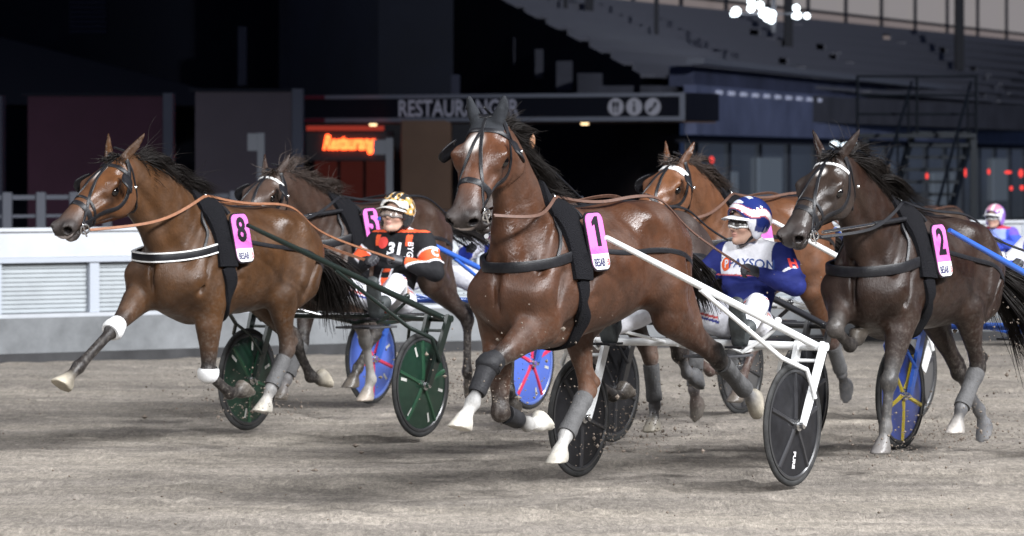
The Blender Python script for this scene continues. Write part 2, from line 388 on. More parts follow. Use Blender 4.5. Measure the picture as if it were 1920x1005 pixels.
BLACKPT = (.016, .013, .012)
def horse_body(sp):
    dz = sp.get('dz', 0.); cr = sp.get('croup', 0.); c0 = np.array(sp['coat']); c1 = np.array(sp.get('points', BLACKPT)); res = sp.get('res', .013)
    cb = c0 * np.array(sp.get('belly', (1.12, 1.1, 1.0)))
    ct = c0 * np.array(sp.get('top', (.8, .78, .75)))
    Pp = np.array(sp['poll'], float); Mz = np.array(sp['muzzle'], float)
    D = unit(Mz - Pp); Lh = unit(np.cross((0, 0, 1), D)); U = np.cross(D, Lh)
    rl = sp.get('roll', 0.); Lh, U = Lh * math.cos(rl) + U * math.sin(rl), U * math.cos(rl) - Lh * math.sin(rl)
    hs = np.linalg.norm(Mz - Pp) / .60 * sp.get('hscale', 1.09); Pp = Pp - D * .045 * hs + U * .01
    def H(x, y, z): return Pp + hs * (D * x + Lh * y + U * z)
    HW = sp.get('headwidth', 1.18); ss_ = lambda a, b, x: (lambda t: t * t * (3 - 2 * t))(np.clip((x - a) / (b - a), 0, 1))
    def wid_(x, z): return 1 + (HW - 1) * ss_(-.04, .10, x) * ss_(-.36, -.27, z)
    def H2(x, y, z): return Pp + hs * (D * x + Lh * y * wid_(x, z) + U * z)
    AX = np.array([D, Lh, U])
    xs = [p[0] for k in ('LF', 'RF', 'LH', 'RH') for p in sp[k]] + [Mz[0]]
    s = Sdf((min(min(xs), -1.) - .15, -.48, -.03), (max(xs) + .22, .48, Pp[2] + .36), res)
    def zz(x, z): return z + dz - cr * max(0, min(1, (.2 - x) / .9))
    rs_ = sp.get('rear', 1.)
    def xr(x): return x if x > -.1 else -.1 + (x + .1) * rs_
    # trunk
    st = [(-.84, 1.42, 1.10, .13), (-.78, 1.50, 1.02, .20), (-.68, 1.555, .99, .24), (-.54, 1.585, .985, .258), (-.38, 1.575, .95, .265), (-.18, 1.545, .90, .283), (.02, 1.53, .865, .292),
          (.22, 1.54, .84, .282), (.40, 1.53, .825, .25), (.56, 1.48, .83, .215), (.69, 1.39, .865, .195), (.77, 1.29, .92, .165)]
    st = catmull([(xr(x), zz(x, a), zz(x, b), w) for x, a, b, w in st], 2)
    s.chain([(p[0], 0, (p[1] + p[2]) / 2) for p in st], [p[3] for p in st], [(p[1] - p[2]) / 2 for p in st], col=[c0] * len(st), k=.03)
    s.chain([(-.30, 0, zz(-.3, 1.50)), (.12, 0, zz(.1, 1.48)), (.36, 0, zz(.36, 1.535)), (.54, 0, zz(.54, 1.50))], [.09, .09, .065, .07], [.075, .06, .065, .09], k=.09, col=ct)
    # neck
    N0 = np.array((.40, 0, zz(.4, 1.20))); N1 = np.array((.60, 0, zz(.6, 1.33))); Ne = H(.035, 0, -.115)
    N2 = N1 + .42 * (Ne - N1) + np.array(sp.get('arch', (-.01, 0, .045))); N3 = N1 + .78 * (Ne - N1) + np.array(sp.get('arch', (-.01, 0, .045))) * .8
    nt_ = sp.get('neck', 1.1); nk = catmull([np.r_[N0, .19, .33], np.r_[N1, .17, .31], np.r_[N2, .106, .20 * nt_], np.r_[N3, .086, .16 * nt_], np.r_[Ne, .086, .13]], 4)
    s.chain([p[:3] for p in nk], [p[3] for p in nk], [p[4] for p in nk], k=.07, col=[c0] * len(nk))
    # crest line for the mane
    crest = []
    for i, p in enumerate(nk):
        t = unit(nk[min(i + 1, len(nk) - 1)][:3] - nk[max(i - 1, 0)][:3]); up = unit(np.cross(t, (0, 1, 0)) * -1)
        if up[2] < 0 and up[0] > 0: up = -up
        crest.append(p[:3] + up * (p[4] - .012))
    crest = [c for c, p in zip(crest, nk)][5:]
    for y in (-1, 1):      # jugular groove and neck muscle
        s.chain([N1 + (.20, y * .145, -.10), N2 + (.13, y * .10, -.05), N3 + (.075, y * .082, -.035)], .02, k=.06, sub=True)
    # shoulder, chest, quarters
    for y, leg in ((1, sp['LF']), (-1, sp['RF'])):
        E = np.array(leg[0], float); fw = E[0] - .52
        Sh = np.array((.72 + fw * .35, y * .165, zz(.7, 1.09) + fw * .1))
        s.chain([(.40, y * .13, zz(.4, 1.47)), (.52 + fw * .15, y * .17, zz(.5, 1.30)), Sh], [.05, .065, .085], [.10, .11, .095], k=.08, col=c0)
        s.chain([(.34, y * .185, zz(.3, 1.26)), (.44 + fw * .4, y * .20, zz(.4, 1.10)), E + (-.02, 0, .04)], [.06, .075, .07], [.10, .12, .10], k=.07, col=c0)
        s.chain([Sh, E + (.02, 0, .02)], [.085, .085], [.11, .10], k=.07, col=c0)
        s.ell((.80 + fw * .1, y * .085, zz(.8, 1.09)), (.09, .088, .12), k=.05, col=c0)
        s.chain([(.30, y * .245, zz(.3, 1.28)), (.36 + fw * .2, y * .235, zz(.35, 1.05))], .016, k=.06, sub=True)
    s.chain([(.91, 0, zz(.85, 1.30)), (.905, 0, zz(.85, 1.12)), (.88, 0, zz(.85, .92))], [.004, .014, .006], k=.05, sub=True)
    for y in (-1, 1):
        s.chain([(.58, y * .165, zz(.6, 1.46)), (.70, y * .205, zz(.7, 1.32)), (.80, y * .19, zz(.8, 1.20))], [.006, .014, .008], k=.05, sub=True)
        s.chain([(.30, y * .26, zz(.3, 1.08)), (.42, y * .25, zz(.4, .98)), (.52, y * .2, zz(.5, .90))], [.006, .016, .008], k=.04, sub=True)
        s.chain([(.62, y * .235, zz(.6, 1.22)), (.72, y * .23, zz(.7, 1.02))], [.006, .010], k=.05, sub=True)
    s.chain([(.78, 0, zz(.78, .98)), (.50, 0, zz(.5, .86)), (.25, 0, zz(.2, .87))], [.10, .12, .1], [.08, .06, .05], k=.08, col=c0)
    for y, leg in ((1, sp['LH']), (-1, sp['RH'])):
        Sf = np.array(leg[0], float); Hk = np.array(leg[1], float); bk = -.35 - Sf[0]
        hip = np.array((xr(-.56), y * .135, zz(-.56, 1.30)))
        s.chain([(xr(-.32), y * .12, zz(-.3, 1.47)), (xr(-.55), y * .125, zz(-.55, 1.45)), (xr(-.76), y * .115, zz(-.76, 1.36))], [.10, .135, .11], [.09, .13, .12], k=.09, col=c0)
        s.chain([hip, (hip + Sf) / 2 + (0, y * .01, 0), Sf + (-.02, 0, .02)], [.14, .135, .095], [.21, .19, .12], k=.07, col=c0)
        gz = Sf * .62 + Hk * .38
        s.chain([(xr(-.76), y * .125, zz(-.76, 1.30)), (xr(-.73) - bk * .15, y * .14, zz(-.73, 1.12)), gz + (-.05, 0, .06)], [.105, .10, .05], [.125, .12, .07], k=.07, col=c0)
        s.ell(Sf + (.035, 0, .01), (.065, .055, .075), k=.05, col=c0)
        s.chain([(xr(-.70), y * .235, zz(-.7, 1.28)), (xr(-.60) - bk * .4, y * .255, zz(-.6, 1.05))], .012, k=.05, sub=True)
        s.ell((xr(-.34), y * .29, zz(-.34, 1.22)), (.07, .02, .13), k=.08, sub=True)
        s.ell((xr(-.36), y * .175, zz(-.36, 1.48)), (.055, .05, .05), k=.05, col=c0)
    # legs
    LR = sp.get('legcol', {})
    for nm in ('LF', 'RF', 'LH', 'RH'):
        P = [np.array(p, float) for p in sp[nm]]; A, B, Ft, Cn, T = P
        lc = LR.get(nm, {}); ck = np.array(lc.get('knee', c1)); cc = np.array(lc.get('cannon', c1)); cp = np.array(lc.get('pastern', c1)); ch = np.array(lc.get('hoof', (.10, .085, .07)))
        if nm[1] == 'F':
            m1 = A + .3 * (B - A); m2 = A + .62 * (B - A); m3 = A + .86 * (B - A); fx = unit(np.cross((0, 1, 0), B - A))
            if fx[0] < 0: fx = -fx
            s.chain([A, m1 + fx * .012, m2, m3, B], [.088, .078, .057, .045, .047], [.112, .10, .068, .05, .052], k=.045, col=[c0, c0, c0 * .75 + ck * .25, ck, ck])
            s.ell(B + fx * .012, (.047, .046, .06), k=.02, col=ck)
        else:
            v = Ft - B; g1 = A + .35 * (B - A); g2 = A + .72 * (B - A); bx = unit(np.cross(B - A, (0, 1, 0)))
            if bx[0] > 0: bx = -bx
            s.chain([A, g1, g2, B], [.088, .068, .045, .042], [.125, .092, .055, .055], k=.045, col=[c0, c0, c0 * .6 + ck * .4, ck])
            hp = B + bx * .055 - unit(v) * .045
            s.chain([g1 + bx * .055, g2 + bx * .058, hp], [.035, .02, .024], k=.035, col=[c0, ck, ck])
            s.chain([hp, B + unit(v) * .08 + bx * .015], [.025, .025], k=.03, col=ck)
            s.ell(B, (.05, .046, .055), k=.025, col=ck)
        a1 = B + .22 * (Ft - B); a2 = B + .75 * (Ft - B)
        s.chain([B, a1, a2, Ft], [.042, .029, .028, .038], [.046, .036, .036, .042], k=.025, col=[ck, cc, cc, cc * .5 + cp * .5])
        pb = Ft + .5 * (Cn - Ft); vv = unit(T - Cn)
        # ergot side bulge at the back of the fetlock
        s.chain([Ft, pb, Cn], [.038, .031, .043], [.042, .034, .046], k=.02, col=[cc * .5 + cp * .5, cp, cp])
        th = R(sp.get('hoofcut', 36)); n = np.array((vv[0] * math.cos(th) + vv[2] * math.sin(th), 0, -vv[0] * math.sin(th) + vv[2] * math.cos(th)))
        n = unit(n); n2 = unit((vv[0] * math.cos(th) + vv[2] * math.sin(th), vv[1], vv[2] * math.cos(th) - vv[0] * math.sin(th)))
        fwd = unit(vv - n2 * vv.dot(n2))
        base = Cn + vv * .075
        s.chain([Cn + vv * .012, base + vv * .04], [.045, .062], [.047, .064], k=.008, col=ch, cut=(base, n2))
        s.chain([Cn - fwd * .028 + n2 * .02, base - fwd * .05], [.038, .048], k=.012, col=ch * .8, cut=(base, n2))
    # head
    fc = np.array(sp.get('face', c0)); mz = np.array(sp.get('muzcol', (.036, .029, .027)))
    s.chain([H(.02, 0, -.075), H(.12, 0, -.075), H(.20, 0, -.08)], [.078 * hs, .09 * hs, .088 * hs], [.078 * hs, .08 * hs, .082 * hs], side=Lh, k=.03, col=fc)
    s.chain([H(.16, 0, -.055), H(.30, 0, -.055), H(.40, 0, -.052), H(.50, 0, -.058)], np.array([.078, .055, .043, .042]) * hs, np.array([.058, .052, .044, .042]) * hs, side=Lh, k=.03, col=[fc, fc, fc, fc * .45 + mz * .55])
    for y in (-1, 1):
        s.ell(H(.145, y * .048, -.165), np.array((.125, .038, .105)) * hs, AX, k=.03, col=fc)
        s.chain([H(.135, y * .075, -.045), H(.19, y * .09, -.045), H(.245, y * .075, -.065)], np.array([.022, .028, .02]) * hs, k=.03, col=fc)
        s.chain([H(.255, y * .07, -.105), H(.37, y * .05, -.095)], np.array([.018, .011]) * hs, k=.02, col=fc)
        s.ell(H(.21, y * .104, -.082), np.array((.03, .018, .02)) * hs, AX, k=.012, sub=True)
        s.ell(H(.105, y * .085, -.03), np.array((.03, .02, .02)) * hs, AX, k=.03, sub=True)
        # nostril wing
        s.ell(H(.552, y * .040, -.064), np.array((.050, .030, .038)) * hs, AX, k=.02, col=mz)
    s.chain([H(.20, 0, -.19), H(.32, 0, -.155), H(.45, 0, -.135), H(.52, 0, -.14)], np.array([.052, .04, .034, .033]) * hs, np.array([.06, .042, .03, .028]) * hs, side=Lh, k=.03, col=[fc, fc, mz, mz])
    s.chain([H(.20, 0, -.12), H(.34, 0, -.105), H(.46, 0, -.095)], np.array([.082, .057, .05]) * hs, np.array([.09, .065, .045]) * hs, side=Lh, k=.03, col=[fc, fc, mz * .3 + fc * .7])
    s.chain([H(.47, 0, -.08), H(.535, 0, -.083), H(.562, 0, -.102)], np.array([.052, .05, .042]) * hs, np.array([.052, .048, .030]) * hs, side=Lh, k=.025, col=mz)
    s.ell(H(.522, 0, -.146), np.array((.038, .035, .024)) * hs, AX, k=.02, col=mz)
    mo = sp.get('mouth', .0035)
    s.chain([H(.455, .07, -.123), H(.50, 0, -.126), H(.455, -.07, -.123)], .007 * hs, k=.01, sub=True)
    s.chain([H(.50, 0, -.126), H(.60, 0, -.131)], .07 * hs, mo * hs, side=Lh, k=.01, sub=True)
    for y in (-1, 1):
        s.chain([H(.612, y * .056, -.056), H(.575, y * .047, -.066), H(.545, y * .04, -.072)], np.array([.021, .018, .012]) * hs, np.array([.026, .022, .014]) * hs, side=Lh, k=.008, sub=True)
        s.chain([H(.60, y * .066, -.074), H(.57, y * .07, -.094)], np.array([.011, .006]) * hs, side=U, k=.008, sub=True)
    er = sp.get('ear', (-.45, .8)); ec = np.array(sp.get('earcol', c0 * .8))
    for y in (-1, 1):
        tip = np.array((er[0] * .14 - .03, y * (.052 + .14 * er[1] * .75), sp.get('earlen', .088)))
        b = H(.005, y * .052, -.01); t = H(*tip); mid = b + .5 * (t - b) + Lh * y * .014
        q = b + .22 * (t - b) + Lh * y * .008
        s.chain([b, q, mid, b + .8 * (t - b) + Lh * y * .006, t], np.array([.026, .029, .026, .016, .006]) * hs, np.array([.026, .026, .022, .014, .007]) * hs, side=Lh, k=.02, col=ec)
        gd = unit(D * .8 + Lh * y * .55)
        s.chain([q + gd * .034, mid + gd * .034, b + .85 * (t - b) + gd * .02], np.array([.016, .02, .008]) * hs, k=.012, sub=True)
    V, Q, C = s.mesh(2)
    # coat marks: nostril lining, blaze, darker topline, dust on the legs
    q = (V - Pp) @ AX.T / hs
    hd = (q[:, 0] > -.05) & (q[:, 2] > -.30) & (np.abs(q[:, 1]) < .2) & (q[:, 0] < .68)
    V = V + (hd * (wid_(q[:, 0], q[:, 2]) - 1) * q[:, 1] * hs)[:, None] * Lh[None, :]
    for y in (-1, 1):
        dn = np.linalg.norm((q - np.array((.572, y * .047, -.066))) / np.array((.036, .019, .023)), axis=1)
        C[hd & (dn < 1)] = (.008, .006, .006)
    if 'star' in sp:
        sx, sz, sl, sw = sp['star']
        w = np.exp(-(((q[:, 0] - sx) / sl) ** 2 + ((q[:, 1] - sz) / sw) ** 2) ** 2) * (q[:, 2] > -.06) * hd
        C = C * (1 - w[:, None]) + w[:, None] * np.array((.72, .68, .64))
    if 'lip' in sp:
        w = np.clip((q[:, 0] - .545) / .02, 0, 1) * hd * (q[:, 2] < -.095); C = C * (1 - w[:, None]) + w[:, None] * np.array((.45, .40, .39))
    el = np.exp(-(((q[:, 0] - .25) / .035) ** 2 + ((q[:, 2] + .10) / .03) ** 2)) * hd * (np.abs(q[:, 1]) > .055) * .6
    C = C * (1 - el[:, None]) + el[:, None] * c1
    tr = (~hd) & (V[:, 2] > .8)
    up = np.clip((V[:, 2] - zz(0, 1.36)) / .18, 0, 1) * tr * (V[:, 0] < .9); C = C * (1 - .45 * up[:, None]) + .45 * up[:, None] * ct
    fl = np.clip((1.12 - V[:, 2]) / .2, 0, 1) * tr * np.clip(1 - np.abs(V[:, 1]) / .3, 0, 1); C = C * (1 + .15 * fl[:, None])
    return dict(P=Pp, V=V, Q=Q, C=C, H=H2, D=D, L=Lh, U=U, hs=hs, crest=crest, zz=zz, xr=xr, c0=c0)

def hair_lock(mb, p, d, l, w, rr, curl=.05, n=6, drop=.0):
    """one lock of hair: a thin tapering three-sided strand"""
    p = np.array(p, float); d = unit(d); pts = [p]; v = d.copy()
    for i in range(n):
        v = unit(v + np.array([rr.gauss(0, curl), rr.gauss(0, curl), rr.gauss(0, curl) - drop]))
        pts.append(pts[-1] + v * l / n)
    mb.tube(pts, [w * (1 - .85 * (i / n) ** 1.5) for i in range(n + 1)], 3, caps=False)

def make_horse(key, sp, axle, label, cat='horse'):
    rr = random.Random(hash(key) % 1000 if False else sum(map(ord, key)) * 7)
    rt = root('race_horse', label, cat, horse_origin(axle), PHI, 'trotting horses in harness')
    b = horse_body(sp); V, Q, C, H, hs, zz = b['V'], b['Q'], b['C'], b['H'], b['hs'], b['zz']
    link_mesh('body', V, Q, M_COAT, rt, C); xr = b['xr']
    bv = bvh_of(V, Q)
    D, L, U = b['D'], b['L'], b['U']
    for y in (-1, 1):
        e = MB(); e.ball(H(.207, y * .089, -.078), .026 * hs, 8); e.build('eye', M_EYE, rt, smooth=True)
    # ---- mane
    hm = sp.get('hair', M_HAIR); cr = b['crest']; mb = MB()
    nl, ml = sp.get('mane', (420, .26)); lift = sp.get('lift', .35); side = sp.get('maneside', 0.)
    cl = catmull(cr, 6)
    ncl = sp.get('clumps', 46)
    for g in range(ncl):
        t = (g + rr.random()) / ncl; j = t * (len(cl) - 2); a = cl[int(j)]; c = cl[int(j) + 1]; p = a + (c - a) * (j - int(j)); tg = unit(c - a)
        up = unit(np.cross(tg, (0, 1, 0)) * -1); up = up if up[2] > 0 or up[0] < 0 else -up
        lf = lift * (.45 + .55 * math.sin(t * 9 + rr.gauss(0, .6))) + rr.gauss(0, .12)
        d = -tg * .55 + up * lf + np.array((-.95, side + rr.gauss(0, .25), 0))
        l = ml * rr.uniform(.75, 1.25) * (.7 + .5 * math.sin(math.pi * min(1, t * .9 + .15)))
        n = 8; v = unit(d); q = p.copy(); G = [q.copy()]; ph = rr.random() * 6; wv = rr.uniform(.14, .38); ax_ = unit(np.cross(v, (rr.gauss(0, .3), 1, rr.gauss(0, .3))))
        for i in range(n):
            v = unit(v + ax_ * wv * math.sin(ph + i * 1.1) + np.array((-.05, 0, -sp.get('mdrop', .11)))); q = q + v * l / n; G.append(q.copy())
        G = np.array(G); w0 = .016 + .02 * rr.random()
        for k in range(max(14, 3 * nl // ncl)):
            o = np.array((rr.gauss(0, .35), rr.gauss(0, 1) * .7, rr.gauss(0, .4))) * w0; o2 = np.array((rr.gauss(0, 1), rr.gauss(0, 1), rr.gauss(0, 1))) * w0 * 1.1; ln = rr.uniform(.6, 1.0); m_ = max(3, int(n * ln))
            pts = [G[i] + o * (1 - i / n) + tg * rr.gauss(0, .002) + o2 * (i / n) ** 1.3 + np.array((0, 0, -.014 * (1 - i / n))) for i in range(m_ + 1)]
            mb.tube(pts, [.0030 * (1 - .85 * (i / m_) ** 1.6) for i in range(m_ + 1)], 3, caps=False)
    for i in range(nl // 2):     # the lying part along the crest
        t = rr.random(); j = t * (len(cl) - 2); p = cl[int(j)]; tg = unit(cl[int(j) + 1] - cl[int(j)]); y = rr.choice((-1, 1, 1))
        hair_lock(mb, p + np.array((0, y * .01, 0)), -tg + np.array((-.35, y * .3, -.30)), ml * rr.uniform(.4, .75), .0052, rr, .08, 5, .05)
    for i in range(60):     # single flyaway hairs
        p = cl[int(rr.random() * (len(cl) - 2))]; hair_lock(mb, p, np.array((-.8, rr.gauss(0, .35), rr.uniform(-.1, .9))), ml * rr.uniform(.4, .85), .0022, rr, .20, 8, .06)
    mb.build('mane', hm, rt, smooth=True, auto=False)
    if sp.get('forelock', True):
        mb = MB()
        for i in range(60):
            hair_lock(mb, H(rr.uniform(-.03, .03), rr.gauss(0, .02), .0), D * rr.uniform(.1, .8) + L * rr.gauss(.1, .5) + U * rr.uniform(.0, .35), rr.uniform(.07, .15), .004, rr, .16, 5, .03)
        mb.build('forelock', hm, rt, smooth=True, auto=False)
    # ---- tail
    mb = MB(); dk = np.array((xr(-.87), 0, zz(-.87, 1.36))); tl = sp.get('tail', ((-.25, .0, -.05), .75, .10))
    mb.tube([dk + (.06, 0, .04), dk + (-.05, 0, .03), dk + np.array(tl[0]) * .5 + (-.03, 0, -.02)], [.035, .032, .02], 8)
    for g in range(34):
        t = rr.random(); p = dk + np.array((-.03, 0, .02)) + np.array(tl[0]) * .5 * t + np.array((0, rr.gauss(0, .018), rr.gauss(0, .01)))
        v = unit(np.array(tl[0]) + np.array((rr.gauss(0, .06), rr.gauss(tl[3] if len(tl) > 3 else 0, .08), rr.gauss(0, .06)))); l = tl[1] * rr.uniform(.65, 1.1); n = 10; q = p.copy(); G = [q.copy()]; ph = rr.random() * 6
        for i in range(n):
            v = unit(v + np.array((.05 * math.sin(ph + i * .8), .08 * math.sin(ph * 2 + i * .7), .07 * math.sin(ph + i * .9) - tl[2]))); q = q + v * l / n; G.append(q.copy())
        for k in range(34):
            o = np.array([rr.gauss(0, .014) for _ in range(3)]); o2 = np.array([rr.gauss(0, .034) for _ in range(3)]); m_ = int(n * rr.uniform(.6, 1.))
            mb.tube([G[i] + o * (1 - i / n) + o2 * (i / n) for i in range(m_ + 1)], [.0045 * (1 - .8 * (i / m_) ** 1.5) for i in range(m_ + 1)], 3, caps=False)
    mb.build('tail', sp.get('tailmat', M_HAIR), rt, smooth=True, auto=False)
    # ---- bridle
    br = MB(); st = MB(); W = sp.get('bridle', {})
    def hst(pts, w, m=br, off=.003, closed=False, mi=0): return strap(m, bv, [H(*p) for p in pts], w, .004, off, 5, mi, closed)
    nb = W.get('nose', .37)
    hst([(nb, 0, .02), (nb, .07, -.04), (nb + .01, .075, -.11), (nb + .02, .05, -.19), (nb + .02, 0, -.21), (nb + .02, -.05, -.19), (nb + .01, -.075, -.11), (nb, -.07, -.04)], .036, closed=True)
    if W.get('nose2'):
        n2 = W['nose2']; hst([(n2, 0, .02), (n2, .06, -.04), (n2 + .02, .06, -.11), (n2 + .04, .04, -.2), (n2 + .04, 0, -.2), (n2 + .04, -.04, -.2), (n2 + .02, -.06, -.11), (n2, -.06, -.04)], .02, closed=True)
    for y in (-1, 1):
        hst([(-.01, 0, .03), (.0, y * .06, .0), (.03, y * .12, -.07), (.10, y * .15, -.14), (.22, y * .15, -.19), (.34, y * .11, -.17), (.42, y * .09, -.14), (.475, y * .08, -.122)], .027)
        hst([(-.01, 0, .04), (.0, y * .07, -.02), (.01, y * .11, -.10), (.04, y * .11, -.22), (.06, y * .05, -.30), (.06, 0, -.31)], .014)
        if W.get('overcheck', True):
            hst([(-.01, 0, .04), (.07, 0, .04), (.13, y * .012, .04), (.22, y * .025, .03), (.32, y * .05, .0), (.42, y * .075, -.07), (.475, y * .08, -.11)], .019)
    bm_i = W.get('browmat', 0)
    hst([(.045, .13, -.075), (.065, .10, -.03), (.075, .05, .03), (.08, 0, .04), (.075, -.05, .03), (.065, -.10, -.03), (.045, -.13, -.075)], W.get('browwidth', .028), mi=bm_i)
    for y in (-1, 1):      # bit rings and buckles
        c = H(.485, y * .066, -.126); st = MB(); st.torus(c, L * .8 + D * .3, .030, .0055, 18, 8); st.torus(H(.475, y * .066, -.105), L * y, .016, .004, 12, 6); st.tube([H(.485, y * .066, -.10), H(.50, y * .068, -.165)], .0055, 8); st.build('bit_ring', M_STEEL, rt, smooth=True)
        bk_ = MB(); bk_.ball(H(.10, y * .128, -.13), .012, 5); bk_.build('bridle_buckle', M_STEEL, rt, smooth=True)
    br.build('bridle', [M_LEATHER, M_WHITESTRAP], rt, smooth=True)
    if W.get('blinkers', True):
        for y in (-1, 1):
            p = MB(); n = unit(L * y * .85 - D * .15 + U * .15); a = unit(D - n * D.dot(n)); c2 = np.cross(n, a); o = H(.15, y * .105, -.07)
            grid = []; nn_ = 7
            for i in range(nn_):
                for j in range(nn_):
                    uu = -1 + 2 * i / (nn_ - 1); vv = -1 + 2 * j / (nn_ - 1); q = .052
                    uu2 = uu * math.sqrt(1 - vv * vv / 2 * .6); vv2 = vv * math.sqrt(1 - uu * uu / 2 * .6)
                    grid.append(o + a * uu2 * q + c2 * vv2 * q * 1.05 + L * y * (.035 + .045 * (uu + 1) / 2 - .02 * vv * vv))
            fs = [(i * nn_ + j, i * nn_ + j + 1, (i + 1) * nn_ + j + 1, (i + 1) * nn_ + j) for i in range(nn_ - 1) for j in range(nn_ - 1)]
            p.add(grid, fs); ob = p.build('blinker', M_LEATHER, rt, smooth=True)
            sm = ob.modifiers.new('thick', 'SOLIDIFY'); sm.thickness = .008
    if W.get('earhood'):
        # a black knitted cap over poll and ears: the skin there, pushed outwards
        q = (V - b['P']) @ np.array([D, L, U]).T / hs
        nrm = np.zeros_like(V); fn_ = np.cross(V[Q[:, 1]] - V[Q[:, 0]], V[Q[:, 2]] - V[Q[:, 0]])
        for c in range(4): np.add.at(nrm, Q[:, c], fn_)
        nrm /= np.linalg.norm(nrm, axis=1)[:, None] + 1e-9
        ins = ((q[:, 2] > -.045) & (q[:, 0] < .095 - np.abs(q[:, 1]) * .3) & (q[:, 0] > -.16)) | ((q[:, 2] > -.09) & (q[:, 0] < .03) & (q[:, 0] > -.06) & (np.abs(q[:, 1]) > .03))
        ins &= (np.abs(q[:, 1]) < .2) & (q[:, 2] < .3)
        fk = ins[Q].all(1); ids = np.unique(Q[fk]); mp_ = np.full(len(V), -1); mp_[ids] = np.arange(len(ids))
        link_mesh('ear_hood', V[ids] + nrm[ids] * .006, mp_[Q[fk]], M_PELT if False else mat('knit_hood', (.024, .026, .030), rough=.8, bump=.4, bscale=200, spec=.1), rt)
    if W.get('pole'):      # the head pole along the neck
        pm = MB(); yy = W['pole']; a = H(.46, yy * .10, -.12); e = np.array((.55, yy * .16, zz(.5, 1.52))); d = e - a
        pm.tube([a, a + d * .62], .011, 10); pm.ball(a + d * .62, .016, 6); pm.build('head_pole', M_STEEL if W.get('polesteel', True) else M_LEATHER, rt, smooth=True)
        p2 = MB(); p2.tube([a + d * .6, e], .016, 8); p2.build('pole_sleeve', M_LEATHER, rt, smooth=True)
    # ---- saddle, girth, breast collar
    hn = MB(); wide = sp.get('padw', .16)
    gx = .53; gb = .30
    ring = []
    for an in np.linspace(0, 2 * math.pi, 17)[:-1]:
        y = math.sin(an); z = math.cos(an); x = gx if z > 0 else gx + (gb - gx) * (-z) ** 1.2
        ring.append((x - .05 * max(0, z) * 0 - .04 * abs(y), y * .36, zz(.4, 1.18) + z * .46))
    strap(hn, bv, ring, .075, .012, .006, 6, 0, True)
    up = [p for p in ring if p[2] > zz(.4, 1.12)]; up = sorted(up, key=lambda p: p[1])
    strap(hn, bv, up, wide, .03, .004, 6, 0)
    low = sorted([p for p in ring if p[2] < zz(.4, 1.28)], key=lambda p: p[1])
    strap(hn, bv, low, .11, .014, .006, 6, 0)
    hn.build('harness_saddle', M_PELT, rt, smooth=True)
    # back strap and tail crupper, thigh strap
    hs2 = MB(); strap(hs2, bv, [(.45, 0, zz(.4, 1.65)), (.1, 0, zz(.1, 1.6)), (-.3, 0, zz(-.3, 1.65)), (xr(-.6), 0, zz(-.6, 1.66)), (xr(-.84), 0, zz(-.84, 1.5))], .026, .004, .003, 6)
    for y in (-1, 1):
        strap(hs2, bv, [(.40, y * .3, zz(.4, 1.36)), (.10, y * .35, zz(.1, 1.34)), (-.3, y * .35, zz(-.3, 1.33)), (xr(-.62), y * .33, zz(-.62, 1.30)), (xr(-.84), y * .15, zz(-.84, 1.22))], .028, .004, .004, 6)
    hs2.build('back_strap', M_LEATHER, rt, smooth=True)
    if sp.get('collar', True):
        bc = MB(); bz = sp.get('collz', 1.31)
        ww = sp.get('collw', .058); cx_ = .42; an = np.linspace(-R(100), R(100), 41); rr_ = []
        zf = lambda a: zz(.7, bz + .035 - .075 * math.cos(a) ** 2)
        for a in an:
            d = np.array((math.cos(a), math.sin(a), 0)); best = 0
            for dz_ in (-.5, -.25, 0, .25, .5):
                h_ = bv.ray_cast(Vector((cx_, 0, zf(a) + dz_ * ww)) + Vector(d) * 1.1, Vector(-d))[0]
                if h_: best = max(best, Vector((h_[0] - cx_, h_[1])).length)
            rr_.append(best or .3)
        rr_ = np.array(rr_)
        for _ in range(3):
            av = rr_.copy(); av[1:-1] = (rr_[:-2] + rr_[1:-1] + rr_[2:]) / 3; rr_ = np.maximum(rr_, av)
        def band(i0, i1, w, th, dz_, mi):
            vs = []; fs = []
            for a, r_ in zip(an[i0:i1], rr_[i0:i1]):
                d = np.array((math.cos(a), math.sin(a), 0)); c = np.array((cx_, 0, zf(a) + dz_))
                for o_, z_ in ((-.02, -w / 2), (th * .6, -w / 2), (th, -w * .36), (th, w * .36), (th * .6, w / 2), (-.02, w / 2)): vs.append(c + d * (r_ + .003 + o_) + np.array((0, 0, z_)))
            n_ = i1 - i0
            for i in range(n_ - 1): fs += [(i * 6 + k, i * 6 + (k + 1) % 6, i * 6 + 6 + (k + 1) % 6, i * 6 + 6 + k) for k in range(6)]
            fs += [tuple(range(6)), tuple((n_ - 1) * 6 + k for k in range(6))]
            bc.add(vs, fs, mi)
        band(6, 35, ww, .009, 0, 0); band(0, 7, .022, .010, 0, 0); band(34, 41, .022, .010, 0, 0)
        if sp.get('colledge'): band(6, 35, .010, .012, ww * .46, 1); band(6, 35, .010, .012, -ww * .46, 1)
        for y in (-1, 1): strap(bc, bv, [(.72, y * .3, zz(.7, bz + .03)), (.64, y * .26, zz(.64, 1.44)), (.54, y * .12, zz(.54, 1.57)), (.50, 0, zz(.5, 1.68))], .018, .005, .004, 6, 0)
        bc.build('breast_collar', [M_LEATHER, M_WHITESTRAP], rt, smooth=True)
    # terrets, saddle hardware
    hw = MB()
    for y in (-1, 1):
        tp = np.array((.47, y * .075, zz(.45, 1.615))); hw.torus(tp, (1, 0, 0), .022, .005, 14, 6); hw.tube([tp + (0, 0, -.02), tp + (0, 0, -.06)], .007, 6)
        for zq in (1.52, 1.46, 1.30): 
            c, n_, _, _ = bv.find_nearest(Vector((.41, y * .33, zz(.4, zq)))); hw.ball(np.array(c) + np.array(n_) * .02, .012, 5)
